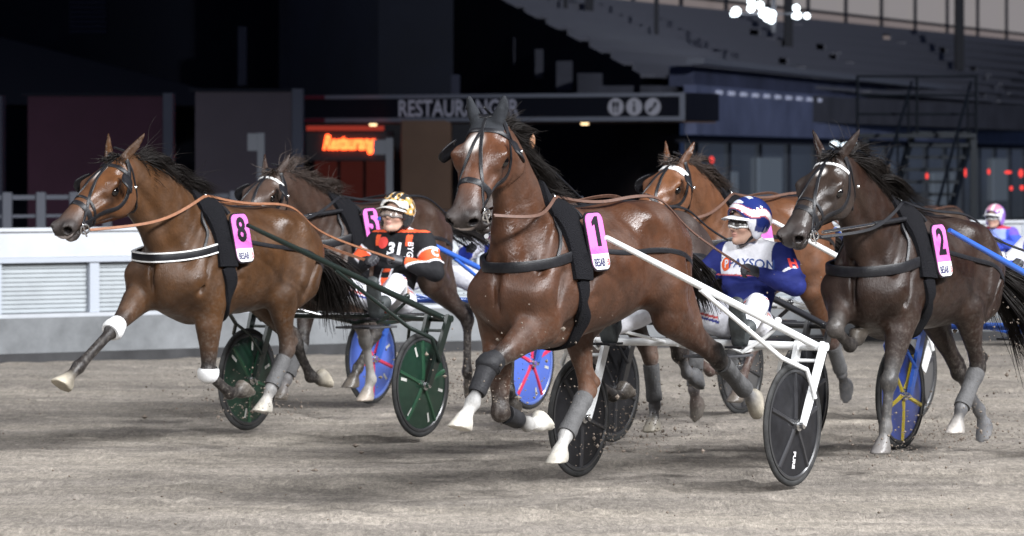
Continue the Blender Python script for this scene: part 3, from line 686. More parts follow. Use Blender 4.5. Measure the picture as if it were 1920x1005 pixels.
    hw.tube([(.45, 0, zz(.45, 1.56)), (.45, 0, zz(.45, 1.66))], .01, 8); hw.torus((.45, 0, zz(.45, 1.67)), (0, 1, 0), .016, .005, 12, 6)
    hw.build('harness_buckle', M_STEEL, rt, smooth=True)
    ck = MB()
    if W.get('checkrein', True):
        a = H(-.02, 0, .05); e = np.array((.45, 0, zz(.45, 1.67))); ck.tube(catmull([a, a * .55 + e * .45 + (0, 0, .03), e], 6), .007, 6); ck.build('check_rein', M_LEATHER, rt, smooth=True)
    # ---- reins to the driver's hands
    rmt = sp.get('rein', M_LEATHER); re_ = MB(); hand = sp.get('hands', ((-1.66, .165, 1.20), (-1.64, -.135, 1.185)))
    for y, hd in ((1, hand[0]), (-1, hand[1])):
        bit = H(.485, y * .096, -.130); tr = np.array((.47, y * .075, zz(.45, 1.615)))
        m1 = bit * .5 + tr * .5 + np.array((0, y * .10, -.05)); 
        S1 = catmull([bit, m1, tr], 8)
        S2 = catmull([tr, (.0, y * .10, zz(0, 1.585)), (-.35, y * .11, zz(-.35, 1.615)), (xr(-.68), y * .12, zz(-.68, 1.60)), (xr(-1.02), y * .12, zz(-.68, 1.60) * .55 + hd[2] * .45), np.array(hd)], 6)
        S_ = S1 + S2[1:]
        for _ in range(3):
            for i, p in enumerate(S_[2:-4]):
                c_, n_, _i, _d = bv.find_nearest(Vector(p)); c_ = np.array(c_); n_ = np.array(n_)
                of_ = .042 if abs(p[0] - .53) < .16 else .016
                if (p - c_).dot(n_) < of_: S_[i + 2] = c_ + n_ * of_
            S_ = [S_[0]] + [(S_[i - 1] + 2 * S_[i] + S_[i + 1]) / 4 for i in range(1, len(S_) - 1)] + [S_[-1]]
        strap(re_, None, S_, .018, .006, 0, 1, snap=False, up=(0, y * .8, .55))
    re_.build('rein', rmt, rt, smooth=True)
    # ---- number pad
    for y in (-1, 1):
        if y < 0 and not sp.get('bothpads', True): continue
        px_ = .335 + sp.get('padx', 0); tz = zz(.4, 1.535) + sp.get('padz', 0); hgt = .31; wid = .185
        def hit(x, z):
            h = bv.ray_cast(Vector((x, y * .8, z)), Vector((0, -y, 0)))[0]; return abs(h[1]) if h else .28
        yt = max(hit(px_, tz - .08), .2) + .055; yb = max(hit(px_, tz - .24), hit(px_ - .08, tz - .24), hit(px_ + .08, tz - .24)) + .05
        cen = np.array((px_, y * (yt + yb) / 2, tz - hgt / 2)); vv = unit(np.array((-.03 * hgt, y * (yb - yt), -hgt))); uu = np.array((-y, 0, 0.)); nn = np.cross(uu, vv) * 1.0
        uu = unit(uu - vv * uu.dot(vv)); nn = np.cross(vv, uu); nn = nn if nn[1] * y > 0 else -nn
        def plate(w, h, r, o0, o1, lo=-1., hi=1.):
            pts = []
            for cx, cy, a0 in ((1, 1, 0), (-1, 1, 90), (-1, -1, 180), (1, -1, 270)):
                for k in range(7):
                    an = R(a0 + 15 * k); pts.append((cx * (w / 2 - r) + r * math.cos(an), np.clip(cy * (h / 2 - r) + r * math.sin(an), lo * h / 2, hi * h / 2)))
            n = len(pts); vs = [cen + uu * a - vv * c + nn * o for o in (o0, o1) for a, c in pts]
            return vs, [tuple(range(n))[::-1], tuple(range(n, 2 * n))] + [(k, (k + 1) % n, n + (k + 1) % n, n + k) for k in range(n)]
        pm = MB(); pm.add(*plate(wid + .016, hgt + .016, .05, -.012, -.002), 0); pm.add(*plate(wid, hgt, .045, -.002, .001, -1, 1), 1)
        pm.add(*plate(wid, hgt, .045, .001, .0025, -1, -.44), 2)
        pad = pm.build('number_pad', [M_INK, M_PINK, M_PADW], rt)
        num = sp['num']; v, f = text_geo(num, .235, .0075) if num != '1' else (np.array([(-.022, 0, 0), (.022, 0, 0), (.022, .165, 0), (-.012, .165, 0), (-.052, .138, 0), (-.052, .112, 0), (-.022, .122, 0)]), [(0, 1, 2, 3, 6), (3, 4, 5, 6)])

        v[:, 0] *= .95; v = v[:, :2].copy()
        v = v[:, :2] - (v[:, :2].max(0) + v[:, :2].min(0)) / 2; v *= .165 / (v[:, 1].max() - v[:, 1].min() + 1e-9)
        nm = MB(); nm.add([cen + uu * a - vv * (c + .055) + nn * .0035 for a, c in v], f); nm.build('number', M_INK, pad)
        v, f = text_geo('BESAB', .048, .0012); v[:, 0] *= .86
        v2, f2 = text_geo(':3', .04, .001)
        nm = MB(); nm.add([cen + uu * (a - .022) - vv * (c * 1.25 - .118) + nn * .004 for a, c, _ in v], f, 0); nm.build('pad_lettering', M_NAVY, pad); nm = MB(); nm.add([cen + uu * (a + .072) - vv * (c * 1.2 - .118) + nn * .004 for a, c, _ in v2], f2)
        nm.build('pad_mark', M_RED, pad)
        hk = MB(); strap(hk, bv, [(.36, y * .10, zz(.4, 1.68)), (.36, y * .2, zz(.4, 1.62)), (.35, y * .27, zz(.4, 1.54))], .05, .006, .03, 5); hk.build('pad_hanger', M_LEATHER, rt, smooth=True)
    # ---- boots and bandages
    for leg, t0, t1, kind in sp.get('wraps', []):
        P = [np.array(p, float) for p in sp[leg]]
        def at(t):
            i = min(int(t), 3); return P[i] + (P[i + 1] - P[i]) * (t - i)
        rad = {0.: .095, .7: .070, .9: .060, .95: .070, 1.: .073 if leg[1] == 'F' else .072, 1.15: .060, 1.3: .052, 1.7: .050, 1.95: .058, 2.: .060, 2.3: .05, 2.6: .046, 3.: .056, 3.3: .064, 4: .07}
        ks = sorted(rad); ts = np.linspace(t0, t1, 9); w = MB()
        pts = [at(t) for t in ts]; rd = [np.interp(t, ks, [rad[k] for k in ks]) for t in ts]
        rd = [r_ * (.97 + .05 * rr.random()) for r_ in rd]
        w.tube([pts[0]] + pts + [pts[-1]], [rd[0] * .6, rd[0] * .90] + rd[1:-1] + [rd[-1] * .90, rd[-1] * .6], 18)
        w.build('leg_boot' if kind in ('gray', 'black') else 'bandage', {'white': M_BAND, 'gray': M_BOOTG, 'black': M_BOOTB}[kind], rt, smooth=True)
    return rt

# ------------------------------------------------------------------ sulkies
M_TYRE = mat('tyre_rubber', (.03, .03, .03), rough=.7, noise=.5, nscale=14, bump=.15, bscale=80, spec=.2)
M_RIM = mat('rim_gray', (.28, .28, .28), rough=.4, metal=.6)
def make_sulky(label, axle, frame, disc, spoke, marks=None, group='sulkies behind the trotting horses', lettering=False, rimm=None):
    rt = root('sulky', label, 'sulky', (axle[0], axle[1], 0), PHI, group)
    O = (-1.16, 0, 0); X0 = -1.16
    fm = MB()
    for y in (-1, 1):
        tip = np.array((.37, y * .385, 1.42)); bar = np.array((-1.40, y * .735, .785))
        fm.tube([tip + (bar - tip) * -.02, tip + (bar - tip) * .3, bar], [.014, .020, .023], 12)
        a = tip + (bar - tip) * .42
        fm.tube([a + (0, 0, -.02), np.array((-1.02, y * .70, .735)), np.array((-1.14, y * .80, .665)), np.array((-1.245, y * .80, .50))], [.013, .014, .014, .012], 10)
        fm.tube([np.array((-1.02, y * .70, .735)), np.array((-1.10, y * .64, .66)), np.array((-1.22, y * .62, .52))], .011, 8)
        top_o = np.array((-1.37, y * .795, .785)); top_i = np.array((-1.37, y * .63, .785))
        # flat fork arms
        for tp, hub in ((top_o, (X0, y * .765, .35)), (top_i, (X0, y * .635, .35))):
            hb = np.array(hub); d = unit(hb - tp); e = unit(np.cross(d, (0, 1, 0)))
            vs = []
            for p, w in ((tp + (0, 0, .02), .030), (tp + (hb - tp) * .75, .027), (hb, .020)):
                for sx, sy in ((-1, -1), (1, -1), (1, 1), (-1, 1)): vs.append(p + e * sx * w + np.array((0, sy * .012, 0)))
            fm.add(vs, [(0, 1, 2, 3), (11, 10, 9, 8)] + [(4 * i + k, 4 * i + 4 + k, 4 * i + 4 + (k + 1) % 4, 4 * i + (k + 1) % 4) for i in (0, 1) for k in range(4)])
        m = top_o * .82 + np.array((X0, y * .765, .35)) * .18; n = top_i * .82 + np.array((X0, y * .635, .35)) * .18
        fm.tube([m, n], .010, 8)
        # stirrup bracket on the shaft
        q = tip + (bar - tip) * .80; fm.tube([q, q + (.02, -y * .09, -.08), q + (.06, -y * .20, -.15)], .012, 8)
        fm.ball(q + (0, 0, .03), .022, 6)
    fm.tube([(-1.38, -.81, .785), (-1.385, 0, .79), (-1.38, .81, .785)], .0235, 14)
    for y in (-1, 1):
        fm.tube([(-1.37, y * .16, .78), (-1.62, y * .13, .735), (-1.98, y * .10, .75)], .016, 8)
        fm.tube([(-1.0, y * .5, .90), (-1.39, y * .22, .785)], .010, 8)
    fm.build('frame', frame, rt, O, smooth=True)
    sm = MB(); sm.box((-2.08, -.19, .755), (-1.74, .19, .79)); sm.build('seat', M_LEATHER, rt, O, bevel=.012)
    pl = MB(); pl.box((-1.75, -.14, .70), (-1.40, .14, .715)); pl.build('seat_support', mat('support_dark', (.05, .05, .055), rough=.5), rt, O, bevel=.004)
    for y in (-1, 1):
        sr = MB(); cx, cy, cz = -.98, y * .43, .80
        sr.box((cx - .13, cy - .055, cz - .018), (cx + .03, cy + .055, cz - .005))
        sr.build('stirrup', M_LEATHER, rt, O, smooth=True)
    for y in (-1, 1):
        cy = y * .70; c = np.array((X0, cy, .35))
        dm = MB(); dm.lathe([(.030, .020), (.10, .020), (.285, .007), (.305, .005), (.305, -.005), (.285, -.007), (.10, -.020), (.030, -.020)], c, (0, 1, 0), 64, 0, True)
        w = dm.build('wheel', disc, rt, O, smooth=True)
        ty = MB(); ty.lathe([(.330 + .020 * math.cos(a), .014 * math.sin(a)) for a in np.linspace(0, 2 * math.pi, 13)[:-1]], c, (0, 1, 0), 72, 0, True); ty.build('tyre', M_TYRE, w, O, smooth=True)
        rm = MB(); rm.lathe([(.313, .014), (.300, .016), (.292, .010), (.292, -.010), (.300, -.016), (.313, -.014)], c, (0, 1, 0), 72, 0, True); rm.build('rim', rimm or mat('rim_dark', (.05, .05, .052), rough=.3, metal=.3), w, O, smooth=True)
        hb = MB(); hb.lathe([(.0, .075), (.022, .075), (.022, .045), (.036, .045), (.036, -.045), (.022, -.045), (.022, -.075), (0, -.075)], c, (0, 1, 0), 20); hb.build('hub', M_STEEL, w, O, smooth=True)
        sp = MB()
        for k in range(5):
            a = 2 * math.pi * k / 5 + (.35 if y > 0 else .9); d = np.array((math.cos(a), 0, math.sin(a))); e = np.array((-d[2], 0, d[0]))
            for s_ in (-1, 1):
                vs = []
                for r_, wd_, o_ in ((.035, .020, .030), (.16, .015, .027), (.295, .017, .017)):
                    vs += [c + d * r_ - e * wd_ + np.array((0, s_ * (o_ - .012), 0)), c + d * r_ - e * wd_ * .5 + np.array((0, s_ * o_, 0)), c + d * r_ + e * wd_ * .5 + np.array((0, s_ * o_, 0)), c + d * r_ + e * wd_ + np.array((0, s_ * (o_ - .012), 0))]
                sp.add(vs, [(4 * i + k_, 4 * i + k_ + 1, 4 * i + 5 + k_, 4 * i + 4 + k_) for i in (0, 1) for k_ in range(3)])
        sp.build('spoke', spoke, w, O, smooth=True)
        if marks:
            mk = MB()
            for k in range(6):
                a = 2 * math.pi * k / 6 + .2 + (.5 if y < 0 else 0); d = np.array((math.cos(a), 0, math.sin(a))); e = np.array((-d[2], 0, d[0]))
                for s_ in (-1, 1):
                    vs = [c + d * r_ + e * w_ + np.array((0, s_ * (.0225 - (r_ - .10) / .185 * .013), 0)) for r_, w_ in ((.20, -.010), (.20, .010), (.265, .010), (.265, -.010))]
                    mk.add(vs, [(0, 1, 2, 3)])
            mk.build('reflector', marks, w, O)
        if lettering:
            v, f = text_geo('PURE', .042, .002); a = R(-85); d = np.array((math.cos(a), 0, math.sin(a))); e = np.array((-d[2], 0, d[0]))
            t = MB(); t.add([c + d * (.20 + x_ * 1.0) + e * (-y_) + np.array((0, .0185 - (max(.2 + x_, .1) - .10) / .185 * .013 + .006, 0)) for x_, y_, _ in v], f)
            if y > 0: t.build('wheel_lettering', M_PADW, w, O)
    return rt

# ------------------------------------------------------------------ drivers
M_SKINC = mat('person_skin', attr='col', rough=.5, noise=.06, nscale=40, bump=.05, bscale=90)
M_SUIT = mat('suit_cloth', attr='col', rough=.75, noise=.10, nscale=25, bump=.95, bscale=9, spec=.15)
M_HELM = mat('helmet_shell', attr='col', rough=.12, coat=.6)
M_LENS = mat('dark_lens', (.09, .08, .075), rough=.3, spec=.4)
M_CLEAR = mat('pale_lens', (.34, .27, .23), rough=.2, spec=.5)
SKIN = (.44, .275, .205)
def face_head(s, hc, D, U, L, k=1.):
    """a head at hc (between the ears); D forward, U up, L left"""
    def h(x, y, z): return hc + D * x * k + L * y * k + U * z * k
    A = np.array([D, L, U]); sk = SKIN; lipc = (.36, .17, .14); dk = (.05, .035, .03)
    s.ell(h(-.005, 0, .035), np.array((.098, .077, .098)) * k, A, k=.02, col=sk)
    s.ell(h(.045, 0, -.02), np.array((.052, .060, .078)) * k, A, k=.03, col=sk)
    s.chain([h(.0, .052, -.05), h(.05, .035, -.088), h(.078, 0, -.098), h(.05, -.035, -.088), h(.0, -.052, -.05)], np.array([.022, .02, .02, .02, .022]) * k, k=.03, col=sk, side=U)
    s.chain([h(.09, 0, .02), h(.107, 0, -.012), h(.112, 0, -.022)], np.array([.010, .012, .013]) * k, side=L, k=.014, col=sk)
    for y in (-1, 1):
        s.ell(h(.100, y * .011, -.026), np.array((.011, .009, .008)) * k, A, k=.008, col=sk)
        s.ell(h(.088, y * .030, .012), np.array((.014, .017, .012)) * k, A, k=.012, sub=True)
        s.ell(h(.080, y * .031, .010), np.array((.012, .014, .012)) * k, A, k=.004, col=(.30, .22, .19))
        s.chain([h(.097, y * .012, .031), h(.090, y * .046, .030)], .0085 * k, k=.01, col=(.18, .11, .07), side=U)
        s.ell(h(.068, y * .044, -.022), np.array((.022, .022, .020)) * k, A, k=.02, col=(.45, .25, .185))
        s.ell(h(-.005, y * .080, .0), np.array((.022, .010, .034)) * k, A, k=.01, col=sk)
    s.ell(h(.098, 0, -.052), np.array((.010, .023, .006)) * k, A, k=.006, col=lipc)
    s.ell(h(.094, 0, -.064), np.array((.010, .019, .006)) * k, A, k=.006, col=lipc)
    s.chain([h(.104, .02, -.058), h(.107, 0, -.058), h(.104, -.02, -.058)], .003 * k, k=.003, sub=True, side=U)
    s.ell(h(.082, 0, -.090), np.array((.018, .020, .017)) * k, A, k=.015, col=sk)
    return h

def hand(s, wr, d, palm, side, col, k=1.):
    """a fist round the rein: wr wrist, d the forearm's direction, palm the way the palm faces, side +1 left"""
    d = unit(d); palm = unit(palm - d * np.dot(palm, d)); t = np.cross(d, palm) * side   # t: towards the thumb
    t = -t if t[2] < 0 else t
    s.chain([wr, wr + d * .05, wr + d * .095], [.027, .036, .040], [.020, .019, .017], side=t, k=.012, col=col)
    for i, (o, l) in enumerate(((.030, .95), (.011, 1.05), (-.010, 1.0), (-.030, .82))):
        b = wr + d * .092 + t * o; a1 = b + (d * .7 + palm * .7) * .036 * l; a2 = a1 + (palm * .85 - d * .5) * .028 * l; a3 = a2 + (-d * .95 - palm * .2) * .022 * l
        s.chain([b, a1, a2, a3], [.0105, .0105, .0095, .0085], k=.003, col=col, side=t)
    th = wr + d * .035 + t * .028
    s.chain([th, th + d * .028 + t * .014 + palm * .018, th + d * .055 + t * .006 + palm * .036], [.014, .012, .0095], k=.008, col=col, side=np.cross(d, t))

def make_driver(sp, axle, label, group='sulky drivers in racing colours'):
    seat = np.array((-1.90, 0, .79))
    ox, oy = axle[0] + (1.16 - 1.90) * HX[0], axle[1] + (1.16 - 1.90) * HX[1]
    rt = root('person', label, 'person', (ox, oy, .79), PHI, group)
    if True:
        hip = np.array((-1.88, 0, .895)); ch = np.array((-2.00, 0, 1.19)); nk = np.array((-2.01, 0, 1.345)); hc = np.array(sp.get('head', (-1.94, .0, 1.462)))
        yaw, pit, rol = sp.get('look', (0, 0, 0)); D = np.array((math.cos(yaw) * math.cos(pit), math.sin(yaw) * math.cos(pit), math.sin(pit))); L = unit(np.cross((0, 0, 1), D)); U = np.cross(D, L)
        L, U = L * math.cos(rol) + U * math.sin(rol), U * math.cos(rol) - L * math.sin(rol)
        lo = (-2.3, -.6, .68); hi = (-.82, .6, 1.76); res = sp.get('res', .007)
        s = Sdf(lo, hi, res); j = Sdf(lo, hi, res + .001); t = Sdf(lo, hi, res + .001)
        glove = sp.get('glove', (.03, .03, .035)); skin = SKIN
        sh = {y: np.array((-2.015, y * .185, 1.285)) for y in (1, -1)}
        el = {1: np.array(sp.get('elbow_l', (-1.90, .345, 1.10))), -1: np.array(sp.get('elbow_r', (-1.90, -.345, 1.10)))}
        wr = {1: np.array(sp.get('wrist_l', (-1.735, .20, 1.185))), -1: np.array(sp.get('wrist_r', (-1.715, -.17, 1.165)))}
        kn = {y: np.array((-1.50, y * .30, 1.02)) for y in (1, -1)}; an = {y: np.array((-1.08, y * .425, .875)) for y in (1, -1)}
        # body: one continuous surface
        s.chain([hip, ch, nk + (0, 0, -.02)], [.13, .15, .06], [.09, .10, .06], k=.05, col=skin)
        s.chain([nk, hc + U * -.04 - D * .02], .058, k=.03, col=skin)
        for y in (1, -1):
            s.chain([ch + (0, y * .1, .06), sh[y], el[y], wr[y]], [.06, .05, .038, .027], k=.03, col=[skin, skin, skin, glove])
            s.chain([hip + (0, y * .08, 0), kn[y], an[y]], [.08, .055, .035], k=.04, col=skin)
            d = unit(wr[y] - el[y]); d = unit(d + np.array((.5, -y * .15, .1)))
            hand(s, wr[y], d, np.array((.25, -y * 1., -.25)), y, glove)
        h = face_head(s, hc, D, U, L)
        V, Q, C = s.mesh(1, .006)
        link_mesh('body', V, Q, M_SKINC, rt, C, seat); bh = bvh_of(V, Q)
        # jacket
        w = sp['jacket']
        j.chain([hip + (.01, 0, .0), hip * .6 + ch * .4, ch, ch * .35 + nk * .65, nk + (.005, 0, .01)], [.158, .160, .190, .150, .066], [.128, .122, .124, .10, .068], k=.05, col=(1, 1, 1))
        j.ell(nk + (.012, 0, .025), (.074, .074, .03), k=.015, col=(1, 1, 1))
        for y in (1, -1):
            u_ = unit(el[y] - sh[y]); m = (sh[y] + el[y]) / 2; f_ = el[y] * .5 + wr[y] * .5
            j.chain([ch + (0, y * .10, .09), sh[y], m, el[y] - u_ * .02, f_, wr[y] - unit(wr[y] - el[y]) * .01], [.085, .082, .072, .066, .058, .043], k=.04, col=(1, 1, 1))
            for q in range(5):     # folds of the sleeve
                p = sh[y] + (el[y] - sh[y]) * (.30 + .16 * q); e = unit(np.cross(u_, (1, .3 * q, .2)))
                j.chain([p + e * .075 + u_ * .02, p - e * .075 - u_ * .015], .012, k=.02, col=(1, 1, 1), side=u_) if q % 2 else j.chain([p + e * .085, p + e * .05 + np.cross(u_, e) * .06], .008, k=.03, sub=True, side=u_)
        for q in range(4):
            z = .95 + .07 * q; j.chain([(-1.79 - .03 * q, -.15, z), (-1.765 - .03 * q, 0, z + .03 * (-1) ** q), (-1.79 - .03 * q, .15, z - .01)], .008, k=.03, sub=True, side=(0, 0, 1))
        Vj, Qj, Cj = j.mesh(2)
        Cj = w(Vj, sh, el, wr); jk = link_mesh('jacket', Vj, Qj, M_SUIT, rt, Cj, seat); bj = bvh_of(Vj, Qj)
        # trousers
        for y in (1, -1):
            t.chain([hip + (-.02, y * .07, -.01), hip * .55 + kn[y] * .45 + (0, 0, -.015), kn[y], kn[y] * .45 + an[y] * .55 + (0, 0, -.012), an[y] + (-.02, 0, .0)], [.112, .098, .066, .060, .045], k=.05, col=(1, 1, 1))
            for q in range(4):
                p = hip + (kn[y] - hip) * (.35 + .2 * q) + np.array((0, y * .05, 0)); u_ = unit(kn[y] - hip); e = unit(np.cross(u_, (0, 1, .5)))
                t.chain([p + e * .1, p + e * .03 + np.array((0, y * .09, 0))], .010, k=.03, sub=True, side=u_)
        t.ell(hip + (0, 0, -.02), (.13, .17, .10), k=.04, col=(1, 1, 1))
        Vt, Qt, Ct = t.mesh(2); Ct[:] = (.68, .68, .72)
        tf = sp.get('stripe')
        if tf is not None:
            for y in (1, -1):
                for col_, off in ((tf[0], .0), (tf[1], .022)):
                    a = hip + (0, y * .06, 0); u_ = unit(kn[y] - a); n_ = np.cross(u_, (0, y, .15)); n_ = unit(n_)
                    m = (np.abs((Vt - a) @ n_ - off - .02) < .007) & (Vt[:, 1] * y > .05) & (np.abs(Vt[:, 0] + 1.68) < .2); Ct[m] = col_
        link_mesh('trousers', Vt, Qt, M_SUIT, rt, Ct, seat); bt = bvh_of(Vt, Qt)
        # boots
        for y in (1, -1):
            b = Sdf((an[y][0] - .14, an[y][1] - .13, an[y][2] - .16), (an[y][0] + .24, an[y][1] + .13, an[y][2] + .24), .008)
            heel = an[y] + (.035, 0, -.06); toe = heel + unit(np.array((.28, y * .06, .93))) * .245
            b.chain([an[y] + (-.06, 0, .02), an[y] + (.0, 0, .0), heel + (.0, 0, .01)], [.05, .048, .042], k=.03, col=(1, 1, 1))
            b.chain([heel, heel * .5 + toe * .5, toe], [.042, .052, .042], [.038, .04, .028], k=.03, col=(1, 1, 1))
            so = unit(np.array((.93, y * .1, -.28))); c0 = heel + so * .026; c1 = toe + so * .02
            b.chain([c0, c0 * .5 + c1 * .5, c1], [.044, .056, .044], [.014, .014, .014], k=.006, col=(1, 1, 1))
            v, q_, _ = b.mesh(1); link_mesh('boot', v, q_, mat('driver_boot', (.03, .035, .036), rough=.6, noise=.4, nscale=20, bump=.2), rt, None, seat)
        # helmet
        A = np.array([D, L, U]); hm = Sdf(hc - .22, hc + .24, .007); HC = h(-.012, 0, .048)
        hm.ell(HC, (.142, .120, .128), A, k=.01, col=(1, 1, 1))
        hm.chain([h(-.02, .098, -.01), h(-.005, .088, -.055)], .026, k=.03, col=(1, 1, 1), side=D); hm.chain([h(-.02, -.098, -.01), h(-.005, -.088, -.055)], .026, k=.03, col=(1, 1, 1), side=D)
        hm.ell(HC - U * .0, (.118, .096, .108), A, k=.01, sub=True)
        hm.chain([h(.10, 0, -.0), h(.10, 0, -.16)], [.088, .10], [.125, .125], side=L, k=.012, sub=True)
        hm.ell(h(-.01, 0, -.09), (.13, .078, .09), A, k=.01, sub=True)
        Vh, Qh, Ch = hm.mesh(2); q = (Vh - hc) @ A.T
        Ch = sp['helmet'](q); link_mesh('helmet', Vh, Qh, M_HELM, rt, Ch, seat)
        pk = MB(); n = 15; rows = []
        for r_, dz in ((.112, .055), (.150, .047), (.176, .036)):
            rows.append([h(-.012 + r_ * math.cos(a) * 1.0, r_ * math.sin(a) * .80, dz - .014 * abs(math.sin(a))) for a in np.linspace(-1.05, 1.05, n)])
        pk.add([p for r_ in rows for p in r_], [(i * n + k, i * n + k + 1, (i + 1) * n + k + 1, (i + 1) * n + k) for i in (0, 1) for k in range(n - 1)])
        po = pk.build('peak', mat('peak_' + sp['key'], sp.get('peak', (.75, .75, .75)), rough=.25), rt, seat, smooth=True); sm = po.modifiers.new('th', 'SOLIDIFY'); sm.thickness = .005
        # goggles
        if sp.get('goggles', 1):
            gp = [h(.04, .085, .012), h(.085, .055, .010), h(.105, .028, .006), h(.115, 0, .012), h(.105, -.028, .006), h(.085, -.055, .010), h(.04, -.085, .012)]
            g = MB(); strap(g, bh, gp, .054, .012, .006, 6); g.build('goggles', mat('gogframe_' + sp['key'], sp.get('gogframe', (.7, .7, .68)), rough=.3), rt, seat, smooth=True)
            for y in (1,):
                g = MB(); strap(g, bh, [h(.06, .075, .011), h(.085, .055, .010), h(.105, .028, .006), h(.115, 0, .012), h(.105, -.028, .006), h(.085, -.055, .010), h(.06, -.075, .011)], .036, .008, .0135, 6); g.build('lens', sp.get('lens', M_LENS), rt, seat, smooth=True)
        cs = MB()
        for y in (1, -1): strap(cs, bh, [h(-.0, y * .082, -.05), h(.03, y * .055, -.085), h(.055, y * .0, -.112)], .018, .004, .003, 5)
        cs.build('chin_strap', M_LEATHER, rt, seat, smooth=True)
        # lettering lying on the cloth
        for txt, size, pos, nrm, up, m, bold, par in sp.get('texts', []):
            nrm = unit(nrm); up = unit(np.array(up) - nrm * np.dot(up, nrm)); rt_ = np.cross(up, nrm); pos = np.array(pos)
            if txt == '@disc':
                v = np.array([(0, 0, 0)] + [(size * math.cos(2 * math.pi * k / 24), size * math.sin(2 * math.pi * k / 24), 0) for k in range(24)]); f = [(0, 1 + k, 1 + (k + 1) % 24) for k in range(24)]
            elif txt == '@hex':
                P_ = [(-.6, 1), (.6, 1), (1, .2), (.5, -1), (-.5, -1), (-1, .2)]; v = np.array([(0, 0, 0)] + [(a * size, b * size, 0) for a, b in P_]); f = [(0, 1 + k, 1 + (k + 1) % 6) for k in range(6)]
            elif txt == '@bar':
                v = np.array([(a * size, b * size * .28, 0) for b in (-1, 1) for a in np.linspace(-1, 1, 9)]); f = [(k, k + 1, k + 10, k + 9) for k in range(8)]
            else: v, f = text_geo(txt, size, bold)
            W = []
            for a, b, _ in v:
                p = pos + rt_ * a + up * b; hit_ = (bt if par == 't' else bj).ray_cast(Vector(p + nrm * .3), Vector(-nrm))
                W.append(np.array(hit_[0]) + nrm * (.0045 if txt[0] != '@' else .003) if hit_[0] is not None else p)
            tm = MB(); tm.add(W, f); tm.build('lettering' if txt[0] != '@' else 'badge', m, rt, seat)
    return rt

# ------------------------------------------------------------------ ground
def ground_mat():
    m = bpy.data.materials.new('track_sand'); m.use_nodes = True; nt = m.node_tree; N = nt.nodes; L = nt.links; b = N["Principled BSDF"]
    b.inputs['Roughness'].default_value = .9; b.inputs['Specular IOR Level'].default_value = .25
    tc = N.new('ShaderNodeTexCoord')
    def noise(rot, sc, scale, det=6, rough=.6):
        mp = N.new('ShaderNodeMapping'); mp.inputs['Rotation'].default_value = (0, 0, rot); mp.inputs['Scale'].default_value = sc
        mp2 = mp
        L.new(tc.outputs['Object'], mp.inputs['Vector']); n = N.new('ShaderNodeTexNoise'); n.inputs['Scale'].default_value = scale; n.inputs['Detail'].default_value = det; n.inputs['Roughness'].default_value = rough
        L.new(mp.outputs[0], n.inputs['Vector']); return n.outputs[0]
    def ramp(s, a, b_, c0, c1):
        r = N.new('ShaderNodeMapRange'); r.inputs[1].default_value = a; r.inputs[2].default_value = b_; r.inputs[3].default_value = c0; r.inputs[4].default_value = c1; L.new(s, r.inputs[0]); return r.outputs[0]
    def mul(a, b_):
        x = N.new('ShaderNodeMath'); x.operation = 'MULTIPLY'; L.new(a, x.inputs[0]); L.new(b_, x.inputs[1]); return x.outputs[0]
    big = ramp(noise(0, (.5, .8, 1), .9, 4), .3, .7, .80, 1.15)
    streak = ramp(noise(R(8), (.16, 1.5, 1), 1.6, 6, .7), .3, .7, .72, 1.22)
    fine = ramp(noise(0, (1, .4, 1), 15, 8, .85), .3, .7, .55, 1.38)
    grit = ramp(noise(0, (1, .22, 1), 48, 4, .85), .35, .68, .66, 1.3)
    f = mul(mul(big, streak), mul(fine, grit))
    v = N.new('ShaderNodeMix'); v.data_type = 'RGBA'; v.inputs[6].default_value = (.258, .230, .200, 1); v.inputs[7].default_value = (.322, .286, .241, 1)
    L.new(ramp(noise(0, (.3, 1, 1), 1.1, 4), .4, .65, 0, 1), v.inputs[0])
    s = N.new('ShaderNodeVectorMath'); s.operation = 'SCALE'; L.new(v.outputs[2], s.inputs[0]); L.new(f, s.inputs['Scale']); L.new(s.outputs[0], b.inputs['Base Color'])
    bp = N.new('ShaderNodeBump'); bp.inputs['Strength'].default_value = .6; bp.inputs['Distance'].default_value = .03; L.new(mul(fine, grit), bp.inputs['Height']); L.new(bp.outputs[0], b.inputs['Normal'])
    return m
M_SAND = ground_mat()
def vnoise(x, y, seed):
    g = np.random.RandomState(seed).rand(257, 257); xi = np.floor(x).astype(int); yi = np.floor(y).astype(int); fx = x - xi; fy = y - yi; fx = fx * fx * (3 - 2 * fx); fy = fy * fy * (3 - 2 * fy)
    a = g[xi % 256, yi % 256]; b = g[(xi + 1) % 256, yi % 256]; c = g[xi % 256, (yi + 1) % 256]; d = g[(xi + 1) % 256, (yi + 1) % 256]
    return (a * (1 - fx) + b * fx) * (1 - fy) + (c * (1 - fx) + d * fx) * fy
